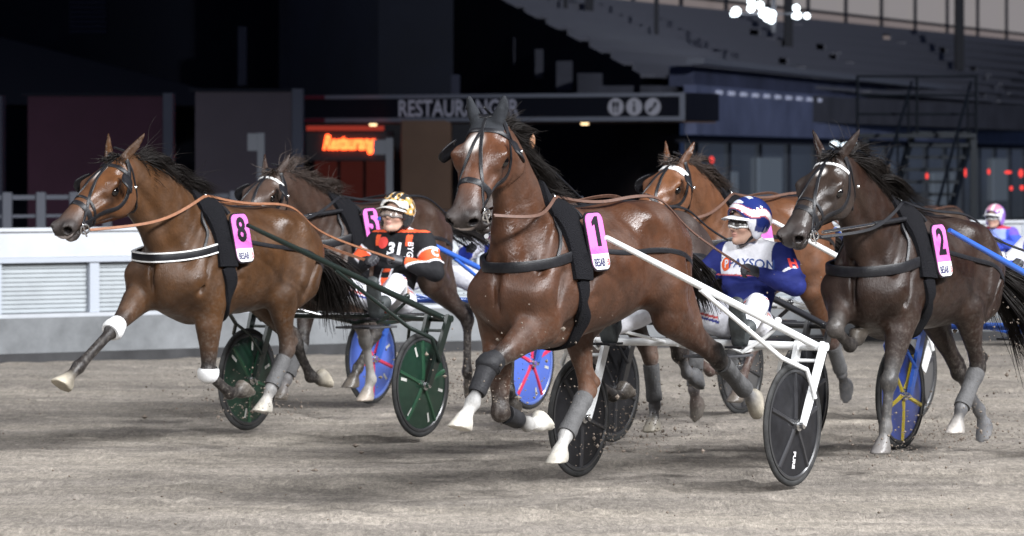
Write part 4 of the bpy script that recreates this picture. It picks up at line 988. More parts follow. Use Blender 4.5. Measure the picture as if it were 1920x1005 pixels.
def build_track():
    xs = np.arange(-6.5, 8.6, .05); ys = np.concatenate([np.arange(17.5, 34, .045), np.arange(34, 50, .09)])
    X, Y = np.meshgrid(xs, ys, indexing='ij')
    # harrow grooves run with the track, rough clods all over
    u = X * LX[0] + Y * LX[1] * 1.0; w = X * math.cos(R(82)) - Y * math.sin(R(82))
    Z = .010 * (vnoise(w * 5 + 50, X * .5 + 50, 1) - .5) + .012 * (vnoise(X * 3 + 90, Y * 3 + 90, 2) - .5) + .016 * (vnoise(X * 9 + 90, Y * 9 + 90, 3) - .5) * vnoise(X * 1.2 + 9, Y * 1.2 + 9, 4) + .05 * (vnoise(X * .4 + 9, Y * .5 + 9, 5) - .5)
    rs = np.random.RandomState(5)
    for _ in range(900):      # hoof prints
        cx, cy = rs.uniform(-6, 8), rs.uniform(19, 42); d2 = ((X - cx) / .09) ** 2 + ((Y - cy) / .12) ** 2
        m = d2 < 6; Z[m] += -.026 * np.exp(-d2[m]) + .012 * np.exp(-(np.sqrt(d2[m]) - 1.5) ** 2 * 4)
    edge = np.clip(np.minimum(np.minimum(X + 6.5, 8.55 - X), np.minimum(Y - 17.5, 49.9 - Y)) / .5, 0, 1); Z = Z * edge - .012
    n, m_ = X.shape; V = np.stack([X, Y, Z], -1).reshape(-1, 3); i = np.arange(n * m_).reshape(n, m_)
    Q = np.stack([i[:-1, :-1], i[1:, :-1], i[1:, 1:], i[:-1, 1:]], -1).reshape(-1, 4)
    o = link_mesh('track', V, Q, M_SAND); tag(o, kind='structure')
    g = MB(); 
    g.add([(-200, -60, -.045), (200, -60, -.045), (200, 260, -.045), (-200, 260, -.045)], [(0, 1, 2, 3)])
    tag(g.build('ground', M_SAND), kind='structure')
build_track()
# the paved apron behind the barrier
ap = MB(); ap.add([(-40, 44, .0), (5, 44.5, .0), (60, 60, .0), (60, 160, .0), (-40, 160, .0)], [(0, 1, 2, 3, 4)])
tag(ap.build('apron_pavement', mat('apron_asphalt', (.04, .04, .045), rough=.8, noise=.3)), kind='structure')
# dirt thrown up by hooves and wheels
OCT = [(0, 2, 4), (2, 1, 4), (1, 3, 4), (3, 0, 4), (2, 0, 5), (1, 2, 5), (3, 1, 5), (0, 3, 5)]
def clods():
    mb = MB(); rs = random.Random(11)
    src = [((axle_local('8', -.15, .15, .18)), 60), ((axle_local('8', -1.0, -.7, .1)), 90), (axle_local('8', -2.2, .2, .2), 110), (axle_local('1', -1.3, -.7, .15), 70), (axle_local('1', -.9, -.15, .12), 40), (axle_local('2', .8, .15, .05), 70), (axle_local('2', -.3, .1, .1), 70), (axle_local('2', -1.2, -.1, .05), 40), (axle_local('M', -.7, -.1, .06), 60), (axle_local('1', .8, 0, .5), 60), (axle_local('1', -1.6, 0, .5), 60), (axle_local('2', -.6, .5, .5), 60), (axle_local('B', .6, .3, .4), 50)]
    for c, n in src:
        for i in range(n * 4):
            p = c + np.array((rs.gauss(0, .22), rs.gauss(0, .3), abs(rs.gauss(0, .16 if c[2] < .35 else .35)))); r = .0034 * rs.lognormvariate(0, .5)
            p[2] = max(p[2], .01); v = [p + r * np.array(d_) * rs.uniform(.6, 1.5) for d_ in ((1, 0, 0), (-1, 0, 0), (0, 1, 0), (0, -1, 0), (0, 0, 1), (0, 0, -1))]
            mb.add(v, OCT)
    for i in range(700):      # loose crumbs lying on the track
        x, y = rs.uniform(-5.5, 7), rs.uniform(19.5, 36); r = .0065 * rs.lognormvariate(0, .5); p = np.array((x, y, .0))
        v = [p + r * np.array(d_) * rs.uniform(.5, 1.2) for d_ in ((1, 0, 0), (-1, 0, 0), (0, 1, 0), (0, -1, 0), (0, 0, .7), (0, 0, -.7))]; mb.add(v, OCT)
    o = mb.build('flying_dirt', mat('dirt_clod', (.16, .13, .105), rough=.95)); tag(o, kind='stuff')

# ------------------------------------------------------------------ barrier along the track
M_CONC = mat('barrier_concrete', (.16, .168, .176), rough=.85, noise=.35, nscale=1.6, bump=.2, bscale=20)
M_WPAINT = mat('white_board', (.42, .44, .47), rough=.45, noise=.16, nscale=1.3)
M_PANEL = mat('pale_panel', (.34, .37, .39), rough=.6, noise=.12, nscale=2.5)
M_BPOST = mat('barrier_post', (.36, .39, .44), rough=.5)
def barrier():
    b = root('track_barrier', 'long white topped barrier with ribbed pale panels on a concrete foot beside the track', 'barrier', (-1.35, 41.4, 0))
    P = [(-9., 35.3), (-4.68, 38.7), (-1.35, 41.2), (2.94, 43.0), (5.36, 44.1), (12., 46.6)]
    of = (-1.35, 41.4, 0)
    cm, tm, pm, rm, km = MB(), MB(), MB(), MB(), MB()
    for a, c in zip(P, P[1:]):
        cm.quadbox(a, c, .075, .40, .35); km.quadbox(a, c, -.05, .073, .35)
        a3 = np.array(a); c3 = np.array(c); u = (c3 - a3) / np.linalg.norm(c3 - a3); n = np.array((-u[1], u[0])); Ln = np.linalg.norm(c3 - a3)
        def sl(s0, s1, z0, z1, o, th, mb): mb.quadbox(a3 + u * s0 + n * o, a3 + u * s1 + n * o, z0, z1, th)
        sl(0, Ln, .40, .435, .02, .28, tm); sl(0, Ln, .955, 1.19, .06, .10, tm); sl(0, Ln, .905, .953, .03, .16, rm); sl(0, Ln, 1.192, 1.225, .035, .15, tm)
        # ribbed sheets
        k = int(Ln / .95); w = Ln / k
        for i in range(k):
            s0 = i * w + .06; s1 = (i + 1) * w - .06
            for r_ in range(11): sl(s0, s1, .445 + .0405 * r_, .445 + .0405 * r_ + .033, .105 - .006 * (r_ % 2), .02, pm)
            sl(s0, s1, .44, .90, .125, .02, pm)
            qm = MB(); sl(i * w - .05, i * w + .05, .437, .903, .05, .12, qm); qm.build('post', M_BPOST, b, of)
        for i in range(0, k, 2):
            qm = MB(); sl(i * w - .03, i * w + .03, .96, 1.185, .052, .02, qm); qm.build('board_joint', M_BPOST, b, of)
    cm.build('concrete_foot', M_CONC, b, of); km.build('foot_shadow', mat('shadow_strip', (.035, .035, .037), rough=.9, noise=.4, nscale=3), b, of); tm.build('white_board', M_WPAINT, b, of); pm.build('panel', M_PANEL, b, of); rm.build('rail', M_BPOST, b, of)  # dark strip below the concrete paints the shadow gap at its foot
barrier()
def back_rail():
    Y = 56.; a = PX(-60, 0, Y); c = PX(430, 0, Y + 3)
    r = root('metal_railing', 'gray metal railing with posts behind the white barrier', 'railing', (a[0], a[1], 0)); m = mat('rail_paint', (.13, .14, .17), rough=.5)
    of = (a[0], a[1], 0); u = (c - a); rm = MB()
    for z, t in ((1.38, .06), (1.12, .04), (.86, .04)): rm.quadbox(a, c, z - t, z, .06)
    rm.build('rail', m, r, of)
    for i in range(9):
        p = a + u * (i / 8 + .02); pm = MB(); pm.box((p[0] - .06, p[1] - .1, 0), (p[0] + .06, p[1] + .06, 1.42)); pm.build('post', m, r, of, bevel=.01)
back_rail()

# ------------------------------------------------------------------ buildings behind
M_DARK = mat('night_cladding', (.006, .009, .022), rough=.8, noise=.25, nscale=.6)
M_NAVYC = mat('navy_cladding', (.022, .027, .06), rough=.6, noise=.3, nscale=.5)
M_FRAME = mat('sign_frame', (.20, .21, .24), rough=.5)
M_MAROON = mat('maroon_board', (.085, .026, .056), rough=.7, noise=.15, nscale=.8)
M_MAUVE = mat('mauve_board', (.115, .096, .122), rough=.7, noise=.1, nscale=.8)
M_EDGE = mat('board_edge', (.11, .125, .18), rough=.6)
def board(name, x0, x1, yt, Y, m, label, edge=18, yt2=None):
    r = root(name, label, 'panel', tuple(PX((x0 + x1) / 2, 0, Y)[:2]) + (0,)); of = tuple(r.location)
    a = PX(x0, yt, Y); c = PX(x1, yt if yt2 is None else yt2, Y); mb = MB(); mb.box((a[0], Y, 0), (c[0], Y + .3, a[2])); mb.build('face', m, r, of)
    e = MB(); w = edge / F * Y; e.box((c[0], Y - .05, 0), (c[0] + w, Y + .5, a[2] + .05)); e.build('edge', M_EDGE, r, of)
    t = MB(); t.box((a[0] - .1, Y - .03, a[2]), (c[0], Y + .35, a[2] + .05)); t.build('cap', M_DARK, r, of)
board('wall_panel', 52, 306, 180, 72, M_MAROON, 'dark maroon wall panel behind the leftmost bay horse')
board('wall_panel', 366, 548, 172, 70, M_MAUVE, 'gray mauve wall panel left of the red neon sign', 20)
board('wall_panel', -260, -6, 185, 73, mat('dusk_board', (.03, .025, .045), rough=.7), 'narrow sliver of dark panel at the left picture edge', 10)

def hall():
    h = root('restaurant_building', 'dark restaurant building behind the barrier with roof lost in the night', 'building', (0, 88, 0)); of = (0, 88, 0)
    mb = MB(); mb.box((-22, 90, 0), (-1.25, 91, 14)); mb.box((-1.25, 90, 0), (3.4, 90.9, 3.2)); mb.build('wall', M_DARK, h, of)
    rf = MB()      # the slanting roof edge at the left
    a = PX(-40, 60, 80); b_ = PX(420, 178, 82)
    rf.add([(a[0], 80, a[2]), (b_[0], 82, b_[2]), (b_[0], 90, b_[2]), (a[0], 90, a[2]), (a[0], 80, 2.9), (b_[0], 82, 2.9), (b_[0], 90, 2.9), (a[0], 90, 2.9)], [(0, 1, 2, 3), (4, 5, 1, 0), (5, 6, 2, 1), (4, 0, 3, 7), (7, 6, 5, 4), (3, 2, 6, 7)])
    rf.build('sloping_roof', mat('roof_dark', (.018, .022, .04), rough=.7), h, of)
    st = MB()
    for i in range(7):
        p = PX(130, 4 + 9 * i, 86); st.box((p[0], 86, p[2] - .04), (p[0] + .75, 86.5, p[2] + .02))
    st.build('louvre', M_NAVYC, h, of)
    for x0, x1, y0, y1 in ((446, 462, 50, 160), (846, 862, 140, 182)):
        p = PX(x0, y0, 87); q = PX(x1, y1, 87); c = MB(); c.box((p[0], 87, q[2]), (q[0], 87.4, p[2])); c.build('column', M_NAVYC, h, of)
    # entrance: doors, warm pillar, soffit
    Y = 84; a = PX(566, 236, Y); b_ = PX(1290, 436, Y)
    ent = MB(); ent.box((a[0], Y + 4, 0), (b_[0], Y + 4.2, a[2] + .15)); ent.build('entrance_wall', mat('entrance_dark', (.012, .013, .02), rough=.35), h, of)
    p = PX(752, 0, 82.4); q = PX(846, 0, 82.4); c = MB(); c.box((p[0], 82.4, 0), (q[0], 83.6, 2.62)); c.build('pillar', mat('warm_pillar', (.34, .20, .125), rough=.6, noise=.12, nscale=1), h, of, bevel=.02)
    d = MB()
    for i in range(3):
        p = PX(585 + i * 48, 0, 87.8); d.box((p[0], 87.7, 0), (p[0] + .06, 87.8, 2.3))
    d.build('door_frame', mat('door_frame', (.10, .04, .035), rough=.4), h, of)
    g = MB(); p = PX(588, 0, 87.85); q = PX(735, 0, 87.85); g.box((p[0], 87.84, .05), (q[0], 87.86, 2.2)); g.build('door_glass', mat('door_glass', (.05, .02, .02), rough=.15, noise=.6, nscale=1.5, emit=(.6, .12, .09), estr=.05), h, of)
    pn = MB(); p = PX(1070, 335, 87.7); q = PX(1180, 382, 87.7); pn.box((p[0], 87.7, q[2]), (q[0], 87.8, p[2])); pn.build('menu_board', mat('menu_board', (.05, .04, .05), rough=.6), h, of)
hall()
def canopy():
    A = PX(566, 180, 84.0); B = PX(1284, 173, 80.0); A[2] = B[2] = (A[2] + B[2]) / 2
    r = root('restaurant_sign', 'long dark canopy sign reading RESTAURANGER with three pale round symbols', 'sign', (A[0], A[1], 2.6)); of = (A[0], A[1], 2.6)
    u = unit(np.r_[(B - A)[:2], 0]); n = np.array((u[1], -u[0], 0)); L_ = np.linalg.norm((B - A)[:2]); zt = A[2]; zb = zt - .53
    def qb(s0, s1, z0, z1, o, th, mb, mi=0): mb.quadbox((A + u * s0 + n * o)[:2], (A + u * s1 + n * o)[:2], z0, z1, th, mi)
    f = MB(); qb(0, L_, zb, zt, 0, 1.5, f); f.build('face_board', mat('sign_face', (.016, .017, .026), rough=.5), r, of)
    e = MB(); qb(-.0, L_, zt - .07, zt, .03, .05, e); qb(0, L_, zb, zb + .08, .03, .05, e); qb(L_ - .10, L_, zb + .08, zt - .07, .03, .05, e); e.build('frame', mat('sign_frame_grey', (.40, .42, .48), rough=.5), r, of)
    rd = MB(); qb(.0, .55, zt - .067, zt - .003, .034, .004, rd); qb(.0, .55, zb + .003, zb + .077, .034, .004, rd); rd.build('red_end', mat('red_trim', (.30, .03, .05), rough=.5), r, of)
    s = MB(); qb(.05, L_ - .05, zb - .03, zb - .002, -.05, 1.4, s); s.build('soffit', mat('soffit', (.38, .24, .17), rough=.6), r, of)
    v, fc = text_geo('RESTAURANGER', .50, .010); wid = v[:, 0].max() - v[:, 0].min(); k = (258 / F * 82.2) / wid; hh = v[:, 1].max() - v[:, 1].min(); k2 = .335 / hh
    cx = (868 - 566) / (1284 - 566) * L_ ; 
    t = MB(); vc = v - np.array((0, (v[:, 1].max() + v[:, 1].min()) / 2, 0)); C0 = A + u * cx; zc = (zt + zb) / 2
    t.add([np.array((*(C0 + u * x * k + n * .035)[:2], zc + y * k2)) for x, y, _ in vc], fc); t.build('lettering', mat('sign_letters', (.45, .46, .55), rough=.5, emit=(.5, .5, .62), estr=.10), r, of)
    for i, g in enumerate(('ψ', 'i', 'c')):
        p = A + u * ((1161 + 33.5 * i - 566) / (1284 - 566) * L_) + n * .036; p[2] = zc; d = MB()
        vs = [p] + [p + u * .17 * math.cos(a) + np.array((0, 0, .17 * math.sin(a))) for a in np.linspace(0, 2 * math.pi, 33)[:-1]]; d.add(vs, [(0, 1 + k_, 1 + (k_ + 1) % 32) for k_ in range(32)])
        o = d.build('symbol_disc', mat('symbol_disc', (.40, .41, .47), rough=.5, emit=(.5, .5, .58), estr=.13), r, of)
        t = MB()
        if i == 0:
            for dx in (-.04, .04): t.add([p + u * (dx + a) + n * .004 + np.array((0, 0, z)) for a, z in ((-.014, -.11), (.014, -.11), (.014, .0), (.03, .02), (.03, .10), (-.03, .10), (-.03, .02), (-.014, .0))], [tuple(range(8))])
        elif i == 1:
            t.add([p + u * a + n * .004 + np.array((0, 0, z)) for a, z in ((-.022, -.10), (.022, -.10), (.022, .035), (-.022, .035))], [(0, 1, 2, 3)]); t.add([p + u * .026 * math.cos(a) + n * .004 + np.array((0, 0, .08 + .026 * math.sin(a))) for a in np.linspace(0, 2 * math.pi, 13)[:-1]], [tuple(range(12))])
        else:
            t.add([p + u * a + n * .004 + np.array((0, 0, z)) for a, z in ((-.10, -.09), (-.06, -.11), (.07, .02), (.10, .08), (.04, .09), (.0, .0), (-.09, -.05))], [tuple(range(7))])
        t.build('symbol', mat('sign_face2', (.02, .02, .03), rough=.5), o, of)
    for x in (690, 815, 1090):
        lp = bpy.data.lights.new('downlight_lamp', 'SPOT'); lp.energy = 75; lp.color = (1, .72, .45); lp.spot_size = R(130); lp.spot_blend = .8; lp.shadow_soft_size = .06; lo_ = bpy.data.objects.new('downlight_lamp', lp); COL.objects.link(lo_); q_ = A + u * ((x - 566) / (1284 - 566) * L_) + n * -.3; lo_.location = (q_[0], q_[1], zb - .12)
        p = A + u * ((x - 566) / (1284 - 566) * L_) + n * -.3; p[2] = zb - .05; d = MB(); d.lathe([(.0, -.02), (.07, -.02), (.08, .02), (0, .02)], p, (0, 0, 1), 14); d.build('downlight', mat('downlight', (.8, .7, .5), emit=(1, .72, .38), estr=2.2), r, of)
canopy()
def neon():
    Y = 83.0; c = PX(655, 271, Y)
    r = root('neon_sign', 'glowing red neon script sign on a dark box over the doors', 'neon sign', tuple(c)); of = tuple(c)
    a = PX(572, 246, Y); b_ = PX(738, 302, Y); mb = MB(); mb.box((a[0], Y + .05, b_[2]), (b_[0], Y + .3, a[2])); mb.build('sign_box', mat('neon_box', (.06, .06, .07), rough=.4), r, of, bevel=.02)
    v, f = text_geo('Restaurang', .5, .022, .35); v[:, 0] -= (v[:, 0].max() + v[:, 0].min()) / 2; v[:, 1] -= (v[:, 1].max() + v[:, 1].min()) / 2
    k = 99 / F * Y / (v[:, 0].max() - v[:, 0].min()); kz = 37 / F * Y / (v[:, 1].max() - v[:, 1].min())
    t = MB(); t.add([c + np.array((x * k, -.02, y * kz)) for x, y, _ in v], f); t.build('tube_lettering', mat('neon_red', (.5, .02, .01), emit=(1, .09, .02), estr=6), r, of)
    g = MB(); p = PX(575, 236, 83); q = PX(720, 243, 83); g.box((p[0], 82.95, q[2] - .02), (q[0], 83.0, p[2])); g.build('soffit_glow', mat('soffit_glow_red', (.4, .02, .02), emit=(1, .10, .05), estr=.22), r, of)  # glowing strip standing in for the neon's red light on the soffit
neon()
def plate_post(x0, x1, yt, px0, px1, py0, py1, label):
    Y = 64; a = PX(x0, yt, Y); b_ = PX(x1, 0, Y); r = root('sign_post', label, 'sign post', ((a[0] + b_[0]) / 2, Y, 0)); of = tuple(r.location); m = mat('post_grey', (.26, .28, .32), rough=.5)
    p = MB(); p.box((a[0], Y, 0), (b_[0], Y + .12, a[2])); p.build('post', m, r, of, bevel=.01)
    a = PX(px0, py0, Y); b_ = PX(px1, py1, Y); q = MB(); q.box((a[0], Y - .03, b_[2]), (b_[0], Y, a[2])); q.build('plate', m, r, of, bevel=.004)
plate_post(482, 496, 249, 464, 483, 250, 283, 'gray post with a small square plate in front of the mauve panel')
plate_post(723, 737, 258, 700, 724, 262, 290, 'gray post with small plate right of the red neon sign')

def grandstand():
    X0, Y0 = PX(1284, 0, 80)[:2]; dv = np.array((.249, .969)); nr = np.array((-.969, .249))   # nr points away from the track
    g = root('grandstand', 'dark grandstand with rows of benches under a tall lit glass front', 'grandstand', (X0, Y0, 0)); of = (X0, Y0, 0)
    def S(s, o): return np.array((X0, Y0)) + dv * s + (-nr) * -o * 1.0
    def slab(s0, s1, o0, o1, z0, z1, mb):
        p = [S(s0, o0), S(s1, o0), S(s1, o1), S(s0, o1)]; mb.add([(*q, z0) for q in p] + [(*q, z1) for q in p], [(3, 2, 1, 0), (4, 5, 6, 7), (0, 1, 5, 4), (1, 2, 6, 5), (2, 3, 7, 6), (3, 0, 4, 7)])
    # S(s,o): s along the front, o positive = back from the track
    L_ = 62
    w = MB(); slab(2.7, L_, .35, .6, 2.35, 3.32, w); w.build('fascia', mat('fascia_glass', (.20, .225, .36), rough=.3, noise=.5, nscale=.45), g, of)
    w = MB(); slab(2.5, L_, .15, .5, 3.72, 3.84, w); w.build('handrail', mat('rail_grey', (.22, .23, .27), rough=.4), g, of)
    w = MB(); slab(3.2, L_, .5, 1.0, 3.30, 3.70, w); w.build('front_wall', mat('stand_front', (.07, .08, .14), rough=.6, noise=.4, nscale=.6), g, of)
    def qx(px, Y): return PX(px, 300, Y)[:2]
    ti = MB(); sd = []
    for i in range(8):
        z = 3.30 + .27 * i; A = qx(1243 - 42 * i, 82.4 + 1.2 * i); B = qx(1990, 127 + 1.2 * i); ti.quadbox(A, B, z - .6, z, 1.3)
        u = unit(np.r_[B - A, 0])[:2]; n_ = np.array((-u[1], u[0])); Ln = np.linalg.norm(B - A); s = .2
        while s < Ln:
            ln = rnd.uniform(14, 30); b = MB(); e = min(s + ln, Ln); b.quadbox(A + u * s + n_ * .2, A + u * e + n_ * .2, z + .16, z + .23, .4); b.quadbox(A + u * s + n_ * .62, A + u * e + n_ * .62, z + .16, z + .42, .05)
            b.build('bench', mat('bench_grey', (.17, .172, .205), rough=.6), g, of); s += ln + .9
        sd.append((A, z))
    ti.build('tier', mat('tier_concrete', (.08, .082, .105), rough=.8, noise=.3, nscale=.8), g, of)
    sw = MB()      # sloping parapet closing the rows at their end
    for (A0, z0), (A1, z1) in (((sd[0][0] + (sd[0][0] - sd[-1][0]) * np.array((.28, -.03)), 3.30 - .53), (sd[-1][0] + (sd[-1][0] - sd[0][0]) * .25, sd[-1][1] + .47)),):
        k = np.array((-1.3, -.35)); a_ = A0 + k; b_ = A1 + k
        vs = [(*a_, 0), (*b_, 0), (*b_, z1 + .75), (*a_, z0 + .75)]; vs += [(x, y + .12, z) for x, y, z in vs]
        sw.add(vs, [(3, 2, 1, 0), (4, 5, 6, 7), (0, 1, 5, 4), (1, 2, 6, 5), (2, 3, 7, 6), (3, 0, 4, 7)])
    sw.build('parapet', M_DARK, g, of)
    # tall glass front above the tiers
    A = qx(845, 93); B = A + np.array((.363, .932)) * 60; u = np.array((.363, .932)); n_ = np.array((-.932, .363)); zb = 5.15
    gl = MB(); gl.quadbox(A, B, zb, zb + 8, .1); gl.build('glass_front', mat('lit_glass', (.10, .09, .09), rough=.2, emit=(.50, .46, .455), estr=.42), g, of)
    lo = MB(); lo.quadbox(A - n_ * .04, B - n_ * .04, zb, zb + .80, .03); lo.build('glass_balustrade', mat('lower_glass', (.10, .085, .085), rough=.2, emit=(.36, .30, .285), estr=.42), g, of)
    s = .8; k = 0
    while s < 60:
        mu = MB(); mu.quadbox(A + u * s - n_ * .12, A + u * (s + .14) - n_ * .12, zb, zb + 8, .07); mu.build('mullion', mat('mullion', (.04, .04, .05), rough=.5), g, of); s += 3.6
    mu = MB(); mu.quadbox(A - n_ * .10, B - n_ * .10, zb + .80, zb + .88, .05); mu.build('transom', mat('mullion'), g, of)
    bk = MB(); bk.quadbox(A + n_ * .3 - u * 8, B + n_ * .3, 3, zb + 8, .2); bk.build('back_wall', M_DARK, g, of)
    for px_, Y in ((1105, 94), (1479, 104), (1800, 118)):
        a = qx(px_, Y); c = MB(); w_ = 16 / F * Y; c.box((a[0] - w_ / 2, Y, zb - .8), (a[0] + w_ / 2, Y + .4, zb + 8)); c.build('column', mat('stand_column', (.015, .016, .024), rough=.7), g, of)
    for px_, Y in ((975, 93), (1060, 93), (1230, 94)):
        a = qx(px_, Y); c = MB(); c.box((a[0] - .05, Y - .3, zb - .6), (a[0] + .05, Y - .2, zb + 3)); c.build('rail_post', mat('stand_column'), g, of)
    # ground floor
    gf = MB(); slab(6.5, L_, 1.2, 1.4, 0, 2.35, gf); gf.build('ground_floor_glass', mat('shop_glass', (.05, .06, .075), rough=.15, noise=.8, nscale=.30, emit=(.38, .45, .56), estr=.05), g, of)
    gm = MB(); s = 6.5
    while s < L_: slab(s, s + .16, 1.14, 1.18, 0, 2.35, gm); s += 3.4
    slab(3., L_, .62, 1.2, 2.2, 2.34, gm); gm.build('ground_floor_frame', mat('shop_frame', (.03, .032, .045), rough=.5), g, of)
    # added glowing panes for reflections in the ground floor glass, and the row of lights on the fascia
    for s0, s1, z0, z1 in ((7.4, 8.2, 1.2, 1.75), (10, 10.6, .9, 1.6), (30, 31, 1.1, 1.7), (13, 15.6, .3, 1.9), (21, 22.2, .6, 2.0), (38, 42, .2, 1.5), (50, 53, .6, 1.9)):
        q = MB(); slab(s0, s1, 1.10, 1.17, z0, z1, q); q.build('reflection_pane', mat('reflection_pane', (.1, .12, .15), emit=(.5, .60, .74), estr=.09), g, of)
    for i in range(10):
        q = MB(); slab(4.6 + 1.25 * i, 5.1 + 1.25 * i, .31, .345, 3.16, 3.24, q); q.build('fascia_light', mat('fascia_light', (.5, .5, .6), emit=(.65, .72, 1), estr=.22), g, of)
    return S, slab
SS, SLAB = grandstand()
def red_lamps():
    for i, (x, y, w, h) in enumerate(((1810, 324, 5, 17), (1854, 322, 6, 11), (1890, 323, 14, 7), (1914, 325, 9, 16), (1334, 300, 10, 14), (1738, 330, 6, 12), (1896, 353, 6, 9), (1916, 352, 8, 10))):
        Y = 70 if x != 1334 else 78; a = PX(x - w / 2, y - h / 2, Y); b_ = PX(x + w / 2, y + h / 2, Y); c = (a + b_) / 2
        m = MB(); m.ball(c, ((b_[0] - a[0]) / 2, .06, (a[2] - b_[2]) / 2), 7)
        o = m.build('red_lamp', mat('red_lamp', (.5, .02, .02), emit=(1, .07, .06), estr=1.0), smooth=True); tag(o, ['small red lamp, left of the four red lamps at the right edge', 'short red lamp second from the left at the right edge', 'wide flat red lamp near the right picture edge', 'large red lamp cut by the right picture edge', 'lone red lamp above the bright bay horse in white browband', 'thin dim red lamp beside the metal stair', 'tiny red dot lamp below the wide red lamp', 'small low red lamp at the right picture edge'][i], 'lamp', 'red lamps by the grandstand')
red_lamps()
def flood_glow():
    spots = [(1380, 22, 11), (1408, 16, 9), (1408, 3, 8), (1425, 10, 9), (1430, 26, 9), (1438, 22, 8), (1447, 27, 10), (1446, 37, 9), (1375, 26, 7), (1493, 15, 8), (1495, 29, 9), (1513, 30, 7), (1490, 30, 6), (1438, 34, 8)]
    Y = 92; c = PX(1440, 25, Y); r = root('floodlight_reflection', 'cluster of bright white reflections of floodlights on the lit glass', 'floodlight_reflection', tuple(c)); of = tuple(c)  # mirrored mast and floodlights, built as solid shapes before the glass
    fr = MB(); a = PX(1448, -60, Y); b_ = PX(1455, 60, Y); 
    fr.box((a[0], Y + .1, b_[2]), (b_[0], Y + .3, a[2] + .4)); a = PX(1370, 24, Y); b_ = PX(1520, 27, Y); fr.box((a[0], Y + .1, b_[2]), (b_[0], Y + .2, a[2])); fr.build('mast_reflection', mat('mast_reflection', (.12, .12, .14), rough=.5), r, of)
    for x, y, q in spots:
        p = PX(x, y, Y); m = MB(); m.ball(p, (q / F * Y * .8, .08, q / F * Y * .8), 7); m.build('lamp', mat('flood_reflection', (.8, .9, 1), emit=(.85, .95, 1), estr=4.5), r, of, smooth=True)  # glowing balls imitate reflected floodlights, no fixtures hang here
    p = PX(1592, 272, 74); m = MB(); m.ball(p, (.14, .06, .05), 8); m.ball(p + (-.25, 0, .02), (.08, .05, .05), 6); o = m.build('white_lamp', mat('flood_reflection2', (.8, .9, 1), emit=(.8, .92, 1), estr=1.8), smooth=True); tag(o, 'small white lamp above the mane of the black horse', 'lamp')
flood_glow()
def stair():
    m = mat('stair_steel', (.02, .025, .032), rough=.45, metal=.3)
    r = root('metal_stair', 'blue gray metal stair with handrails climbing to the grandstand', 'stair', tuple(PX(1690, 400, 76)[:2]) + (0,)); of = tuple(r.location)
    a = PX(1700, 440, 75); a[2] = .1; b_ = PX(1765, 275, 79)
    b_[2] = 2.35; mb = MB(); n = 11
    for k in range(n):
        p = a + (b_ - a) * k / (n - 1); mb.box((p[0] - .55, p[1] - .15, p[2] - .03), (p[0] + .55, p[1] + .2, p[2] + .03))
    mb.build('tread', m, r, of)
    for dx in (-.55, .55):
        s = MB(); s.tube([a + (dx, 0, -.05), b_ + (dx, 0, -.05)], .07, 8); s.tube([a + (dx, 0, .95), b_ + (dx, 0, .95)], .03, 8)
        for k in range(0, n, 3):
            p = a + (b_ - a) * k / (n - 1); s.tube([p + (dx, 0, 0), p + (dx, 0, .95)], .022, 6)
        s.build('stringer', m, r, of, smooth=True)
    pl = MB(); pl.box((b_[0] - 1.6, 78.5, 2.26), (b_[0] + .6, 79.9, 2.34)); pl.build('landing', m, r, of)
    for dx in (-1.5, .5):
        s = MB(); s.box((b_[0] + dx, 78.6, 0), (b_[0] + dx + .12, 78.72, 2.26)); s.build('stair_post', m, r, of)
    s = MB()
    for z in (2.7, 3.05, 3.4): s.tube([(b_[0] - 1.6, 78.55, z), (b_[0] + .6, 78.55, z)], .025, 6)
    for dx in (-1.6, -.5, .6): s.tube([(b_[0] + dx, 78.55, 2.34), (b_[0] + dx, 78.55, 3.42)], .03, 6)
    s.build('landing_rail', m, r, of, smooth=True)
stair()

